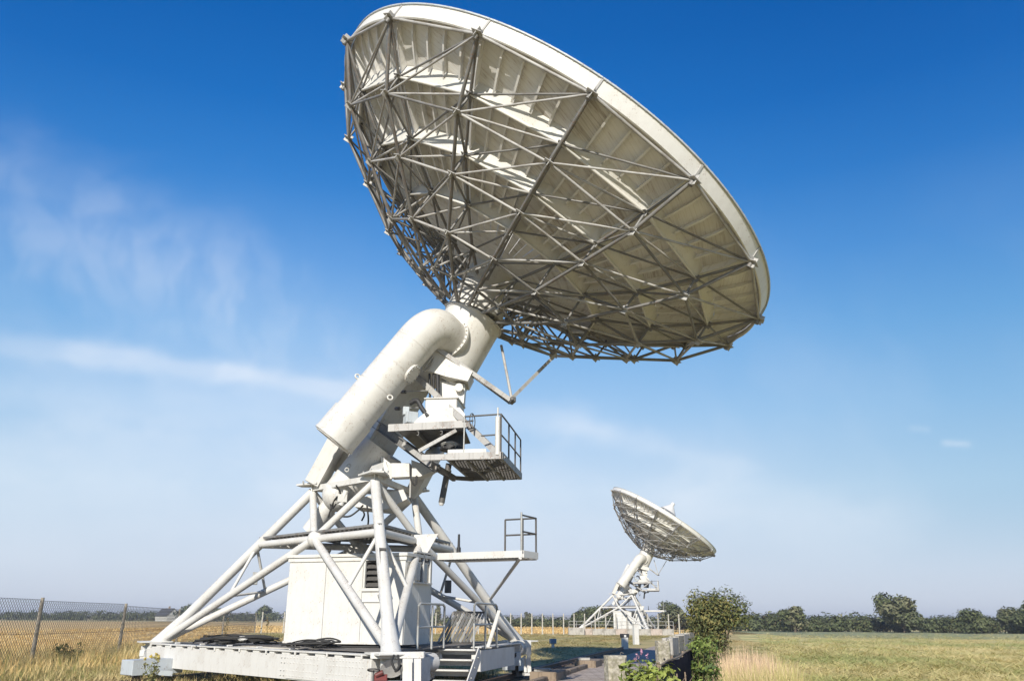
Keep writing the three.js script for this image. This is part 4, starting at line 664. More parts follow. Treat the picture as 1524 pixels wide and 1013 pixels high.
{
  const f = grp('chain_link_fence'); const hs = [2.1, 2.12, 2.12, 2.05, 2.0, 1.95, 1.95];
  fence0.forEach(([x, z], i) => concretePost(V(x, 0, z), hs[i] + 0.05, [0, 0, -0.012, -0.03, 0.005, 0.01, 0][i], f, M.postC));
  for (let i = 0; i < fence0.length - 1; i++) chainLink(V(fence0[i][0], 0, fence0[i][1]), V(fence0[i + 1][0], 0, fence0[i + 1][1]), (hs[i] + hs[i + 1]) / 2 - 0.06, i < 3 ? 0.15 : 0.36, i < 3 ? 0.0068 : 0.007, f);
  tag(f, 'chain link fence on leaning concrete posts beside the golden stubble field', 'fence');
  const g = grp('post_fence'); const wh = M.concreteL; let n = 0;
  for (let i = 0; i < 40; i++) { const x = -26 + i * 1.13, z = -92.6 - i * 0.06; if (i % 2 && x < -3) continue; concretePost(V(x, 0, z), 2.15, 0.015 * (rnd() - 0.5), g, wh, 0.13); }
  for (const y of [0.6, 1.2, 1.9]) mesh('strand_wire', cylG(V(-26, y, -92.6), V(18, y, -94.9), 0.008, 0.008, 4), wireM, g);
  for (const [dx, s] of [[-9.2, 1]]) { const p = V(-10.5, 0, -92); mesh('brace_post', cylG(p.clone().add(V(1.2, 0, 0)), p.clone().add(V(0, 1.7, 0)), 0.08, 0.07, 5), wh, g); }
  tag(g, 'row of pale upright concrete posts with wires behind the lawn', 'fence');
}
{ // concrete posts along the path, and the dark netting beside them
  const cp = (p, w, h, lab, notch) => { const o = grp('concrete_post'); mesh('post_body', cbox(w * 0.9, h, w * 0.8, 0.03).applyMatrix4(new THREE.Matrix4().makeRotationY(0.25).setPosition(p.clone().setY(h / 2 - 0.02))), M.aggregate, o);
    for (let i = 0; i < 2; i++) { const c = p.clone().add(V(0.0 + i * 0.003, h - 0.30 - i * 0.1, w * 0.452)); const m = mesh('bolt_hole', cylG(c.clone().add(V(-0.004, 0, -0.02)), c.clone().add(V(0.0, 0, 0.004)), 0.016, 0.016, 10), M.dark, o); }
    mesh('wire_staple', tubeG([p.clone().add(V(0.05, h - 0.03, 0.05)), p.clone().add(V(0.06, h + 0.012, 0.05)), p.clone().add(V(0.09, h - 0.0, 0.05))], 0.006, 8, 5), M.steel, o);
    tag(o, lab, 'post'); };
  const c0 = atZ(915.5, 972, -10), c1 = atZ(986, 951, -14.5);
  cp(V(c0.x, 0, c0.z), 0.245, c0.y, 'stout pale concrete post with two bolt holes beside the gravel path'); cp(V(c1.x, 0, c1.z), 0.235, c1.y, 'stout concrete post behind the leafy weed and pink flowers');
  const wall = grp('block_wall'); const w0 = atZ(993, 951, -16.5), w1 = atZ(1027, 946.5, -19.5); for (let i = 0; i < 4; i++) { const p = w0.clone().lerp(w1, i / 4), q = w0.clone().lerp(w1, (i + 1) / 4); mesh('coping_block', boxG(p.clone().setY(1.07 + i * 0.02), q.clone().setY(1.07 + i * 0.02).lerp(p, 0.01), 0.2, 0.3, undefined, 0.02), i % 2 ? M.aggregate : M.concrete, wall); mesh('wall_block', boxG(p.clone().setY(0.46 + i * 0.02), q.clone().setY(0.46 + i * 0.02).lerp(p, 0.01), 0.18, 0.92, undefined, 0.02), M.concrete, wall); }
  tag(wall, 'short mossy concrete block wall running beside the dark netting', 'wall');
  // netting: a dark sagging sheet on wires
  const n = grp('netting_screen'), a0 = V(1.5, 0, -9.0), a1 = V(3.38, 0, -16.0), nx = 40, ny = 14, pos = [], idx = []; const topY = (t) => 1.10 + 0.012 * Math.sin(t * 14);
  for (let i = 0; i <= nx; i++) for (let j = 0; j <= ny; j++) { const t = i / nx, y = 0.02 + (topY(t) - 0.02) * j / ny, w = 0.10 * (nz(t * 0.8, j * 0.03) - 0.5) + 0.025 * Math.sin(t * 60 + j * 0.2); pos.push(a0.x + (a1.x - a0.x) * t + w, y + 0.02 * (nz(t * 2, 0.3) - 0.5), a0.z + (a1.z - a0.z) * t); }
  for (let i = 0; i < nx; i++) for (let j = 0; j < ny; j++) { const a = i * (ny + 1) + j, b = a + ny + 1; idx.push(a, b, b + 1, a, b + 1, a + 1); }
  const g = new THREE.BufferGeometry(); g.setAttribute('position', new THREE.Float32BufferAttribute(pos, 3)); g.setIndex(idx); g.computeVertexNormals(); mesh('netting_sheet', g, new THREE.MeshPhysicalMaterial({ color: new THREE.Color(0.016, 0.018, 0.032), roughness: 1, specularIntensity: 0.1, side: THREE.DoubleSide }), n);
  for (let i = 0; i < 5; i++) { const p = a0.clone().lerp(a1, 0.05 + i * 0.23); mesh('netting_stake', cylG(p.clone().add(V(-0.05, 0, 0)), p.clone().add(V(-0.06 + 0.03 * rnd(), 1.13, 0)), 0.022, 0.018, 6), M.timber, n); }
  rail(n, Array.from({ length: 9 }, (_, i) => a0.clone().lerp(a1, i / 8).setY(topY(i / 8) + 0.01)), 0.012, M.timber, 'top_wire');
  tag(n, 'dark navy windbreak netting screen stretched low beside the ivy', 'netting');
}

// ---------- loose things on the deck ----------
{
  const yd = 0.975;
  const coil = (px, py, z, r, n, lab, seed) => { const R = mulberry(seed), c = atZ(px, py, z), o = grp('cable_coil'); // loose loops and arcs thrown on the deck
    for (let i = 0; i < n; i++) { const pts = [], t0 = R() * 6.28, span = 3.2 + 3.4 * R(), k = r * (0.55 + 0.75 * R()), hh = 0.04 + 0.14 * R() * R(), ox = (R() - 0.5) * r * 1.2, oz = (R() - 0.5) * r * 0.7; for (let j = 0; j <= 9; j++) { const t = t0 + span * j / 9, w = Math.sin(Math.PI * j / 9); pts.push(V(c.x + ox + Math.cos(t) * k * 1.7 * (0.9 + 0.2 * R()), yd + 0.022 + 0.012 * i / 2 + hh * w * (0.7 + 0.6 * R()), c.z + oz + Math.sin(t) * k * 0.8)); } mesh('cable', tubeG(pts, 0.013 + 0.009 * R(), 40, 6), M.rubber, o); }
    mesh('cable_tail', tubeG([V(c.x + r, yd + 0.03, c.z), V(c.x + r + 0.6, yd + 0.03, c.z - 0.12), V(c.x + r + 1.3, yd + 0.03, c.z + 0.05), V(c.x + r + 1.8, yd + 0.03, c.z - 0.06)], 0.018, 28, 6), M.rubber, o); tag(o, lab, 'cable'); };
  coil(350, 955, -19.9, 0.40, 16, 'large heap of black cable coiled on the deck near the left leg', 11); coil(470, 962, -17.6, 0.26, 10, 'smaller tangle of black cable on the deck in front of the cabin', 12);
  const cz = atZ(464, 966, -18.0), o = grp('hanging_cable'); const b0 = mid(nL, nN, 0.66).add(O).setY(yd).add(V(-0.25, 0, 0.25)); const pA = atZ(465, 966, -17.85), pB = atZ(463, 978, -17.62), pC = atZ(461, 1008, -17.62), pD = atZ(460, 1020, -17.7);
  mesh('cable', tubeG([pA.clone().add(V(0.3, 0.05, -0.4)), pA, pB, pC, pD], 0.022, 30, 6), M.rubber, o); tag(o, 'single black cable hanging down over the white base beam', 'cable');
  const bag = atZ(360, 957, -19.5); const bg = new THREE.IcosahedronGeometry(0.065, 3); { const p = bg.attributes.position; for (let i = 0; i < p.count; i++) { const k = 0.75 + 0.5 * nz(p.getX(i) * 3 + 0.2, p.getY(i) * 3 + p.getZ(i) * 2); p.setXYZ(i, p.getX(i) * k * 1.7, p.getY(i) * k * 0.8, p.getZ(i) * k); } bg.computeVertexNormals(); bg.translate(bag.x, yd + 0.13, bag.z); } tag(mesh('rag', bg, M.white), 'crumpled white rag lying on the heap of cable', 'rag');
  // rack of steel bars leaning on the deck
  const r = grp('bar_rack'), z = -21.6, A = atZ(652, 957, z), B = atZ(700, 957, z - 0.4); A.y = B.y = yd; const up = V(0.34, 0.72, -0.25);
  mesh('bottom_rail', boxG(A.clone().add(V(0, 0.02, 0)), B.clone().add(V(0, 0.02, 0)), 0.06, 0.05), M.steel, r); mesh('top_rail', boxG(A.clone().add(up), B.clone().add(up), 0.07, 0.05), M.steel, r);
  for (let i = 0; i <= 9; i++) { const p = A.clone().lerp(B, i / 9); mesh('bar', boxG(p.clone().add(V(0, 0.02, 0.03)), p.clone().add(up).add(V(0, 0, 0.03)), 0.035, 0.05), i % 3 ? M.strut : M.strutB, r); }
  mesh('rack_leg', boxG(A.clone().add(up), A.clone().add(V(0.75, 0.0, -0.5)), 0.04, 0.04), M.steel, r); mesh('rack_leg', boxG(B.clone().add(up), B.clone().add(V(0.65, 0.0, -0.4)), 0.04, 0.04), M.steel, r);
  tag(r, 'leaning dark steel rack of slanting bars on the deck behind the steps', 'rack');
}

// ---------- plants ----------
const leafMat = (c, tr = 0.0) => new THREE.MeshStandardMaterial({ color: 0xffffff, vertexColors: true, roughness: 0.75, side: THREE.DoubleSide });
const LEAF = leafMat();
// many leaf-sized faces spread through lobes
function leaves(lobes, count, size, cols, R, flatten = 0) {
  const pos = new Float32Array(count * 12), col = new Float32Array(count * 12), nor = new Float32Array(count * 12), idx = new Uint32Array(count * 6); const tot = lobes.reduce((s, l) => s + l[3] * l[4] * l[3], 0);
  const a = new THREE.Vector3(), b = new THREE.Vector3(), n = new THREE.Vector3();
  for (let i = 0; i < count; i++) {
    let t = R() * tot, l = 0; while (l < lobes.length - 1 && (t -= lobes[l][3] * lobes[l][4] * lobes[l][3]) > 0) l++;
    const [lx, ly, lz, rx, ry] = lobes[l], th = R() * 6.2832, cz = R() * 2 - 1, s = Math.sqrt(1 - cz * cz), k = Math.pow(R(), 0.4) * (0.86 + 0.3 * R());
    const x = lx + rx * k * s * Math.cos(th), y = ly + ry * k * cz, z = lz + rx * k * s * Math.sin(th);
    n.set(s * Math.cos(th) + (R() - 0.5) * 1.6, cz + 0.5 + (R() - 0.5) * 1.4, s * Math.sin(th) + (R() - 0.5) * 1.6).normalize(); a.set(R() - 0.5, R() - 0.5, R() - 0.5).cross(n).normalize(); b.copy(n).cross(a);
    const w = size * (0.6 + 0.8 * R()), h = w * (1.1 + 0.6 * R()), c = cols[Math.min(cols.length - 1, ((((l * 7919 + 13) % 97) / 97 * 0.62 + R() * 0.38) * cols.length) | 0)], g = 0.72 + 0.56 * R(), Q = [[0, -h], [w * 0.62, 0], [0, h], [-w * 0.62, 0]];
    for (let q = 0; q < 4; q++) { const o = i * 12 + q * 3, bend = q === 0 || q === 2 ? -0.2 * w : 0; pos[o] = x + a.x * Q[q][0] + b.x * Q[q][1] + n.x * bend; pos[o + 1] = y + a.y * Q[q][0] + b.y * Q[q][1] + n.y * bend; pos[o + 2] = z + a.z * Q[q][0] + b.z * Q[q][1] + n.z * bend; for (let e = 0; e < 3; e++) { col[o + e] = c[e] * g; nor[o + e] = [n.x, n.y, n.z][e]; } }
    idx.set([i * 4, i * 4 + 1, i * 4 + 2, i * 4, i * 4 + 2, i * 4 + 3], i * 6);
  }
  const g = new THREE.BufferGeometry(); g.setAttribute('position', new THREE.BufferAttribute(pos, 3)); g.setAttribute('normal', new THREE.BufferAttribute(nor, 3)); g.setAttribute('color', new THREE.BufferAttribute(col, 3)); g.setIndex(new THREE.BufferAttribute(idx, 1)); return g;
}
const BARK = paint([0.12, 0.09, 0.065], [0.06, 0.045, 0.032], [0.14, 0.13, 0.09], 0.8, 0.95); BARK.bumpScale = 0.02;
const GREEN = [[0.050, 0.066, 0.020], [0.070, 0.085, 0.026], [0.085, 0.088, 0.030], [0.040, 0.052, 0.018]], OLIVE = [[0.095, 0.088, 0.026], [0.12, 0.10, 0.030], [0.065, 0.070, 0.022], [0.15, 0.115, 0.035]], DARKG = [[0.078, 0.095, 0.037], [0.10, 0.115, 0.044], [0.062, 0.078, 0.03]], GREYG = [[0.13, 0.135, 0.068], [0.145, 0.14, 0.07], [0.10, 0.108, 0.055]];
function tree(name, base, h, rx, trunkH, count, size, cols, seed, label, category, group, spread = 1) {
  const R = mulberry(seed), t = grp(name); t.position.copy(base); const lobes = [], nl = 9 + ((R() * 5) | 0), cy = trunkH + (h - trunkH) * 0.5, ry = (h - trunkH) / 2;
  for (let i = 0; i < nl; i++) { const th = R() * 6.28, k = 0.15 + 0.55 * R(), yy = (R() * 2 - 1) * 0.6; lobes.push([Math.cos(th) * rx * k * spread, cy + yy * ry, Math.sin(th) * rx * k * spread, rx * (0.34 + 0.26 * R()) * (1 - 0.3 * Math.max(0, yy)), ry * (0.32 + 0.24 * R())]); }
  lobes.push([0, cy - ry * 0.1, 0, rx * 0.55, ry * 0.75]);
  mesh('crown', leaves(lobes, count, size, cols, R), LEAF, t);
  const gs = [cylG(V(0, -0.1, 0), V(0.05 * rx, trunkH + ry * 0.6, 0), 0.06 * rx + 0.03, 0.03 * rx + 0.01, 8)]; for (let i = 0; i < Math.min(6, nl); i++) gs.push(cylG(V(0, trunkH * 0.8, 0), V(lobes[i][0], lobes[i][1], lobes[i][2]), 0.028 * rx + 0.01, 0.008 * rx + 0.003, 6)); mesh('trunk', merge(gs), BARK, t);
  return tag(t, label, category, group);
}
// distances: from the ground line of each tree in the photograph or its usual size
const gp = (px, d) => { const r = ray(px, 930); return V(r.x / -r.z * d, 0, -d); };
tree('bush', gp(1055, 24.5), 2.5, 1.0, 0.1, 11500, 0.033, [[0.15, 0.15, 0.042], [0.19, 0.175, 0.05], [0.11, 0.125, 0.035], [0.08, 0.095, 0.03], [0.17, 0.15, 0.045]], 31, 'ragged olive green bush rising beyond the netting screen', 'bush', undefined, 1.2);

tree('oak_tree', gp(1346, 118), 5.1, 3.3, 0.5, 6000, 0.2, GREYG.concat(DARKG), 41, 'broad rounded tree standing out above the long hedge', 'tree');
tree('hedge_tree', gp(1183, 118), 3.6, 2.3, 0.4, 3000, 0.17, DARKG.concat(GREYG), 42, 'double domed tree poking above the hedge beside the bush', 'tree');
tree('hedge_tree', gp(1452, 112), 3.3, 1.7, 0.3, 2500, 0.15, DARKG, 43, 'small dark round tree in the hedge', 'tree');
tree('hedge_tree', gp(1506, 116), 3.7, 1.8, 0.3, 2500, 0.15, DARKG.concat(GREYG), 44, 'greyish tree at the end of the hedge beside the tallest trees', 'tree');
tree('hedge_tree', gp(1534, 112), 4.6, 1.9, 0.3, 3000, 0.16, DARKG, 45, 'taller dark tree at the far end of the hedge', 'tree');
tree('field_tree', gp(391, 300), 5.6, 4.0, 0.4, 3500, 0.26, DARKG, 46, 'dark round tree alone at the edge of the stubble field', 'tree');
tree('field_tree', gp(276, 330), 6.6, 5.0, 0.4, 3000, 0.3, DARKG, 47, 'dark spreading tree beside the white gabled house', 'tree');
tree('field_tree', gp(322, 320), 5.4, 3.2, 0.4, 2200, 0.26, DARKG, 48, 'low dark tree between house and round tree', 'tree');
tree('field_tree', gp(869, 150), 4.2, 2.6, 0.4, 3500, 0.18, GREEN.concat(DARKG), 49, 'rounded green tree behind the leg of the far telescope', 'tree');
tree('field_tree', gp(905, 155), 4.0, 2.4, 0.4, 2500, 0.18, OLIVE.concat(DARKG), 50, 'olive tree showing between the far telescope legs and cabin', 'tree');
tree('field_tree', gp(1003, 140), 4.6, 3.0, 0.4, 3000, 0.18, GREYG.concat(DARKG), 51, 'greyish tree showing beside the far telescope balcony', 'tree');
tree('poplar_tree', gp(650, 210), 5.2, 1.2, 0.6, 1500, 0.2, GREYG, 52, 'slim poplar behind the hand rail of the steps', 'tree', undefined, 0.6);
tree('poplar_tree', gp(681, 215), 4.6, 1.0, 0.6, 1200, 0.2, GREYG, 53, 'slim poplar above the steel bar rack', 'tree', undefined, 0.6);
tree('field_tree', gp(787, 230), 3.4, 1.3, 0.8, 1000, 0.2, GREYG, 54, 'tiny lone tree above the row of concrete posts', 'tree');
tree('field_tree', gp(610, 190), 3.6, 2.4, 0.3, 1800, 0.2, DARKG, 55, 'low dark tree seen past the cabin window', 'tree');
// hedges: masses nobody could count
function hedge(name, path, h, wdt, dens, size, cols, seed, label) { const R = mulberry(seed), lobes = []; let L = 0; for (let i = 0; i < path.length - 1; i++) { const a = path[i], b = path[i + 1], l = a.distanceTo(b), n = Math.max(2, (l / (wdt * 0.45)) | 0); L += l; for (let k = 0; k < n; k++) { const p = a.clone().lerp(b, (k + R()) / n), hh = h * (0.72 + 0.45 * R()); lobes.push([p.x + (R() - 0.5) * wdt, hh * 0.48, p.z + (R() - 0.5) * wdt, wdt * (0.5 + 0.35 * R()), hh * 0.55]); } } const o = mesh(name, leaves(lobes, (L * dens) | 0, size, cols, R), LEAF); o.name = uniq(name); o.userData.kind = 'stuff'; o.userData.label = label; o.userData.category = 'hedge'; return o; }
hedge('hedge', [gp(1085, 126), gp(1330, 124), gp(1600, 112)], 2.0, 2.2, 420, 0.16, DARKG.concat(GREEN, [[0.10, 0.075, 0.03]]), 61, 'long dark green hedge along the far side of the right field');
hedge('hedge', [gp(1085, 170), gp(1330, 165), gp(1620, 160)], 2.7, 4.0, 160, 0.24, GREYG.concat(DARKG), 62, 'band of greyish trees rising behind the long hedge');
hedge('hedge', [gp(560, 170), gp(760, 165), gp(900, 150), gp(1090, 140)], 2.0, 2.2, 240, 0.18, GREEN.concat(DARKG), 63, 'green hedge behind the row of concrete posts');
hedge('tree_line', [gp(-60, 400), gp(150, 380), gp(300, 360), gp(520, 380)], 3.6, 5.0, 60, 0.4, DARKG, 64, 'low dark tree line beyond the stubble field');
// low hills on the horizon
{ const mk = (d, h0, seed, c, x0, x1) => { const n = 120, pos = [], idx = []; for (let i = 0; i <= n; i++) { const px = x0 + (x1 - x0) * i / n, p = gp(px, d), y = h0 * (0.35 + 1.1 * nz(i / n * 0.8 + seed, seed)); for (const [f, yy] of [[0.85, -0.5], [0.95, y * 0.75], [1, y], [1.1, -0.5]]) pos.push(p.x * f, yy, p.z * f); } for (let i = 0; i < n; i++) for (let k = 0; k < 3; k++) { const a = i * 4 + k, b = a + 4; idx.push(a, b, a + 1, b, b + 1, a + 1); } const g = new THREE.BufferGeometry(); g.setAttribute('position', new THREE.Float32BufferAttribute(pos, 3)); g.setIndex(idx); g.computeVertexNormals(); const o = mesh('hills', g, new THREE.MeshStandardMaterial({ color: new THREE.Color(...c), roughness: 1 })); struct(o); };
  mk(2600, 13, 0.13, [0.30, 0.22, 0.15], -500, 900); mk(3400, 14, 0.57, [0.13, 0.13, 0.09], 300, 2000); }
{ // house beyond the stubble
  const h = grp('house'), c = gp(247, 345); h.position.copy(c); h.rotation.y = -0.8;
  mesh('wall', merge([blk(V(0, 1.1, 0), 11, 2.2, 5)]), M.cabin, h);
  const s = new THREE.Shape([new THREE.Vector2(-2.5, 0), new THREE.Vector2(2.5, 0), new THREE.Vector2(0, 2.3)]), gg = new THREE.ExtrudeGeometry(s, { depth: 0.3, bevelEnabled: false }); gg.rotateY(Math.PI / 2); gg.translate(5.2, 2.2, 0); mesh('gable', uvm(gg), M.cabin, h);
  const s2 = new THREE.Shape([new THREE.Vector2(-2.9, -0.35), new THREE.Vector2(0, 2.35), new THREE.Vector2(2.9, -0.35), new THREE.Vector2(2.8, -0.1), new THREE.Vector2(0, 2.6), new THREE.Vector2(-2.8, -0.1)]), g2 = new THREE.ExtrudeGeometry(s2, { depth: 11.4, bevelEnabled: false }); g2.rotateY(Math.PI / 2); g2.translate(-5.7, 2.2, 0); mesh('roof', uvm(g2), M.steel, h);
  mesh('window', blk(V(5.56, 2.9, 0), 0.08, 0.9, 0.8), M.glass, h); mesh('chimney', blk(V(1, 5.0, 0), 0.6, 1.0, 0.6), M.timber, h);
  tag(h, 'white house with dark pitched roof across the stubble field', 'house');
}

// ---------- grass ----------
function tuftG(n, R, wid, lean) { const pos = [], idx = [], nor = []; for (let i = 0; i < n; i++) { const th = R() * 6.28, x = (R() - 0.5) * 0.3, z = (R() - 0.5) * 0.3, l = lean * (0.3 + R()), dx = Math.cos(th), dz = Math.sin(th), h = 0.55 + 0.45 * R(), b = pos.length / 3, w = wid * (0.7 + 0.6 * R()); const px = -dz * w, pz = dx * w; pos.push(x - px, 0, z - pz, x + px, 0, z + pz, x + dx * l * 0.35 - px * 0.8, h * 0.55, z + dz * l * 0.35 - pz * 0.8, x + dx * l * 0.35 + px * 0.8, h * 0.55, z + dz * l * 0.35 + pz * 0.8, x + dx * l, h, z + dz * l); idx.push(b, b + 1, b + 3, b, b + 3, b + 2, b + 2, b + 3, b + 4); } const g = new THREE.BufferGeometry(); g.setAttribute('position', new THREE.Float32BufferAttribute(pos, 3)); g.setIndex(idx); g.computeVertexNormals(); return g; }
const GM = new THREE.MeshStandardMaterial({ color: 0xffffff, roughness: 0.9, side: THREE.DoubleSide });
const notTrack = (x, z) => { const p = V(x, 0, z), s1 = p.clone().sub(wN).dot(TS), t1 = p.clone().sub(wN).dot(TD), s2 = p.clone().sub(wL).dot(TS); return !(s1 > -0.7 && s1 < 4.0 && t1 < 64) && !(Math.abs(s2) < 0.4); };
function grass(label, n, gen, hmin, hmax, wid, lean, cols, seed, blades = 8, wsc = 1) {
  const R = mulberry(seed), g = tuftG(blades, R, wid, lean), im = new THREE.InstancedMesh(g, GM, n), m = new THREE.Matrix4(), q = new THREE.Quaternion(), e = new THREE.Euler(), c = new THREE.Color(); let k = 0, guard = 0;
  while (k < n && guard++ < n * 12) { const [x, z] = gen(R); const pt = nz(x / 9 + 0.3, z / 9); if (R() > 0.35 + 1.3 * ss(0.35, 0.6, pt)) continue; const h = (hmin + (hmax - hmin) * R()) * (0.6 + 0.8 * pt), w = (0.7 + 0.6 * R()) * wsc; e.set((R() - 0.5) * 0.25, R() * 6.28, (R() - 0.5) * 0.25); q.setFromEuler(e); m.compose(V(x, 0, z), q, V(w, h, w)); im.setMatrixAt(k, m); const pc = nz(x / 34 + 0.4, z / 60 + 0.1), cc = cols[Math.min(cols.length - 1, Math.max(0, Math.floor(((pc - 0.5) * 2.2 + 0.5 + (R() - 0.5) * 0.8) * cols.length)))], b = 0.8 + 0.4 * R(); c.setRGB(cc[0] * b, cc[1] * b, cc[2] * b); im.setColorAt(k, c); k++; }
  im.count = k; im.name = uniq('grass'); im.castShadow = im.receiveShadow = true; im.userData = { kind: 'stuff', label, category: 'grass' }; scene.add(im); return im;
}
const GOLD = [[0.64, 0.45, 0.19], [0.72, 0.54, 0.25], [0.56, 0.38, 0.15]], MIXG = [[0.50, 0.38, 0.16], [0.28, 0.25, 0.08], [0.20, 0.21, 0.065], [0.58, 0.46, 0.22]], GRN = [[0.17, 0.19, 0.055], [0.23, 0.22, 0.07], [0.13, 0.15, 0.045], [0.38, 0.30, 0.12]], PINK = [[0.68, 0.49, 0.33], [0.74, 0.58, 0.36], [0.56, 0.40, 0.27], [0.72, 0.58, 0.30], [0.42, 0.38, 0.14]];
const inB = (x, z) => { const p = V(x, 0, z).sub(O.clone().setY(0)); return Math.abs(p.dot(TS)) < 8 && false; };
const fx = (z) => { for (let i = 0; i < fence0.length - 1; i++) if (z <= fence0[i][1] && z >= fence0[i + 1][1]) { const t = (z - fence0[i][1]) / (fence0[i + 1][1] - fence0[i][1]); return fence0[i][0] + t * (fence0[i + 1][0] - fence0[i][0]); } return -26.5; };
grass('tall golden grass on the verge along the chain link fence', 4800, (R) => { const z = -17 - 24 * R(); return [fx(z) - 3.2 + 7.2 * R() * R() + 0.6 * R(), z]; }, 0.35, 0.8, 0.006, 0.4, GOLD.concat(GOLD, MIXG), 101, 9);
grass('green and straw grass under the base frame', 5200, (R) => { let x, z; do { x = -14 + 14 * R(); z = -13 - 13 * R(); } while (!notTrack(x, z)); return [x, z]; }, 0.12, 0.36, 0.007, 0.3, GRN.concat(MIXG), 102, 9);
grass('short dry lawn grass between the two telescopes', 16000, (R) => { let x, z; do { z = -24 - 66 * R(); x = -24 + 42 * R(); } while (!notTrack(x, z)); return [x, z]; }, 0.04, 0.11, 0.008, 0.3, [[0.55, 0.42, 0.18], [0.44, 0.36, 0.14], [0.32, 0.29, 0.10]], 103, 8, 1.4);
grass('tall pinkish seeding grass by the bush', 1300, (R) => { const z = -13 - 8.5 * R(), x0 = -z * 0.234; return [x0 + 0.05 + 1.25 * R(), z]; }, 0.5, 1.0, 0.004, 0.5, PINK, 104, 9);
grass('straw coloured meadow grass of the right field', 26000, (R) => { const t = R() * R(), z = -16 - 100 * t; return [-z * 0.27 + 0.8 + (8 + -z * 0.48) * R(), z]; }, 0.05, 0.17, 0.006, 0.5, [[0.38, 0.40, 0.13], [0.50, 0.47, 0.165], [0.64, 0.53, 0.21], [0.70, 0.58, 0.26]], 105, 8, 1.3);
grass('short golden stubble of the left field', 24000, (R) => { const t = R() * R(), z = -18 - 110 * t; return [fx(z) - 1 - (26 - z * 0.5) * R(), z]; }, 0.12, 0.26, 0.008, 0.12, GOLD, 106, 7, 1.5);
grass('rough stubble seen behind the telescope deck', 9000, (R) => { const z = -96 - 60 * R(); return [-50 + 72 * R(), z]; }, 0.15, 0.35, 0.012, 0.15, GOLD, 107, 6, 2.2);

// ---------- weeds and flowers ----------
function leafy(name, base, h, r, nst, nleaf, size, cols, seed, label, cat, flower) {
  const R = mulberry(seed), o = grp(name); o.position.copy(base); const lobes = [];
  const stems = []; for (let i = 0; i < nst; i++) { const th = R() * 6.28, k = R() * r, hh = h * (0.6 + 0.4 * R()), p1 = V(Math.cos(th) * k * 0.4, hh * 0.5, Math.sin(th) * k * 0.4), p2 = V(Math.cos(th) * k, hh, Math.sin(th) * k); stems.push(tubeG([V(Math.cos(th) * k * 0.2, -0.02, Math.sin(th) * k * 0.2), p1, p2], 0.006, 6, 5)); for (let j = 1; j < 5; j++) { const p = p1.clone().lerp(p2, (j - 1) / 3.2); lobes.push([p.x, p.y * (0.5 + 0.13 * j), p.z, r * 0.28, h * 0.12]); } }
  mesh('stem', merge(stems), new THREE.MeshStandardMaterial({ color: new THREE.Color(0.12, 0.11, 0.05), roughness: 0.9 }), o); mesh('foliage', leaves(lobes, nleaf, size, cols, R), LEAF, o);
  if (flower) { const fl = lobes.filter((_, i) => i % 4 === 3).slice(0, flower.n).map((l) => [l[0], h * (0.97 + 0.14 * R()), l[2], r * 0.14, h * 0.05]); mesh('flowers', leaves(fl, flower.k, flower.s, flower.c, R), LEAF, o); }
  return tag(o, label, cat);
}
const at0 = (px, d) => { const r = ray(px, 990); return V(r.x / -r.z * d, 0, -d); };
leafy('weed', at0(968, 8.7), 1.1, 0.34, 26, 5200, 0.027, [[0.20, 0.25, 0.05], [0.27, 0.31, 0.065], [0.14, 0.18, 0.04]], 201, 'bright green leafy weed growing beside the dark netting', 'weed');
leafy('flowering_weed', at0(953, 13.2), 1.0, 0.15, 6, 120, 0.02, [[0.13, 0.15, 0.05]], 202, 'pink flowering weed beside the gravel path', 'flower', { n: 6, k: 70, s: 0.012, c: [[0.5, 0.26, 0.36], [0.55, 0.34, 0.42]] });
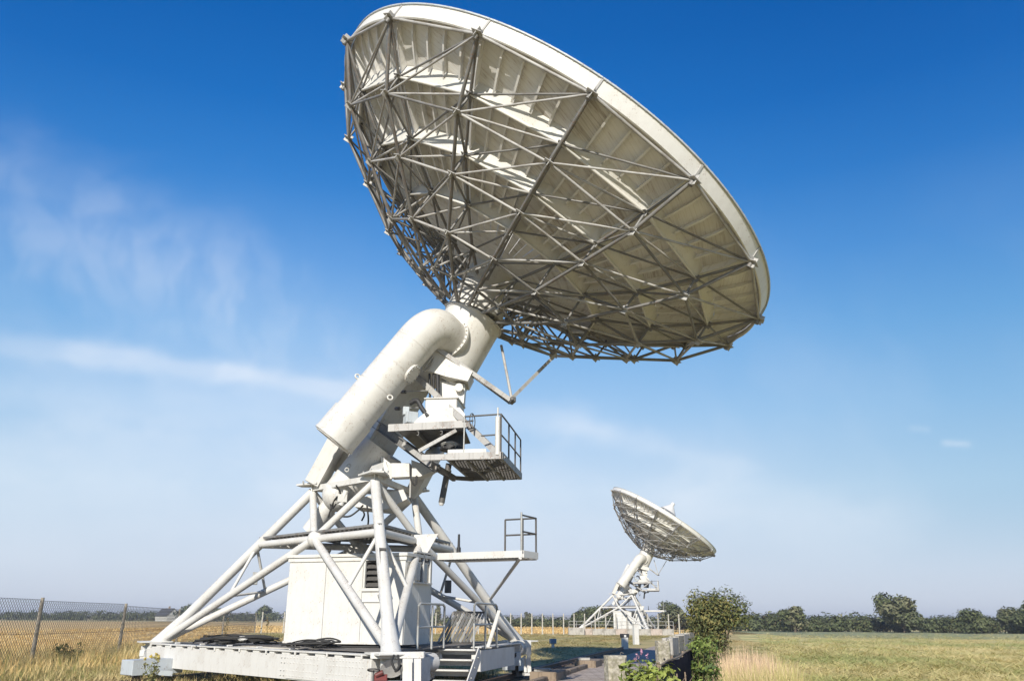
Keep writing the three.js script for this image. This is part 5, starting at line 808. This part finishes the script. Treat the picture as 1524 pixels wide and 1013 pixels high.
leafy('ivy', at0(1040, 13.6), 1.22, 0.34, 16, 1500, 0.028, [[0.10, 0.15, 0.03], [0.16, 0.21, 0.045], [0.06, 0.10, 0.025]], 203, 'bright green ivy clump climbing at the end of the netting', 'ivy');
leafy('ivy', at0(1050, 16.2), 1.25, 0.5, 16, 1500, 0.032, [[0.10, 0.13, 0.03], [0.15, 0.17, 0.045], [0.06, 0.09, 0.025]], 204, 'dull green creeper at the foot of the ragged bush', 'ivy');
leafy('ragwort', at0(231, 19.2), 0.72, 0.25, 8, 420, 0.022, [[0.16, 0.17, 0.06], [0.22, 0.2, 0.08]], 205, 'yellow flowered weed in front of the grey end box', 'weed', { n: 8, k: 260, s: 0.014, c: [[0.6, 0.45, 0.06], [0.5, 0.42, 0.12]] });
leafy('dock_weed', at0(395, 27), 1.5, 0.3, 6, 160, 0.03, [[0.13, 0.09, 0.04], [0.16, 0.13, 0.05]], 206, 'tall brown seeding weed behind the deck beside the cable heap', 'weed');
leafy('dock_weed', at0(330, 26.5), 1.6, 0.12, 3, 60, 0.025, [[0.13, 0.09, 0.04]], 207, 'thin brown weed stalk behind the deck near the left leg', 'weed');
leafy('scrub', at0(512, 27.6).setX(-14.4).setZ(-29), 0.7, 0.6, 10, 700, 0.03, GREEN, 208, 'low green scrub at the foot of a leaning fence post', 'scrub');
for (const [px, d, s, lab] of [[1019, 9.6, 301, 'bare dead twig standing before the dark netting'], [1001, 9.3, 302, 'forked bare twig leaning on the netting beside the green weed']]) { const R = mulberry(s), o = grp('dead_twig'), b = at0(px, d); const st = V(b.x, 0, b.z), tp = st.clone().add(V((R() - 0.5) * 0.12, 1.02, 0)); mesh('stalk', tubeG([st, st.clone().lerp(tp, 0.5).add(V(0.02, 0, 0)), tp], 0.009, 8, 5), M.timber, o); for (let i = 0; i < 4; i++) { const p = st.clone().lerp(tp, 0.55 + i * 0.1); mesh('twig', cylG(p, p.clone().add(V((i % 2 ? 1 : -1) * 0.1, 0.14, 0.03)), 0.006, 0.003, 5), M.timber, o); } tag(o, lab, 'twig'); }
scene.fog = new THREE.FogExp2(new THREE.Color(0.66, 0.70, 0.80), 0.0005);
renderer.render(scene, camera);
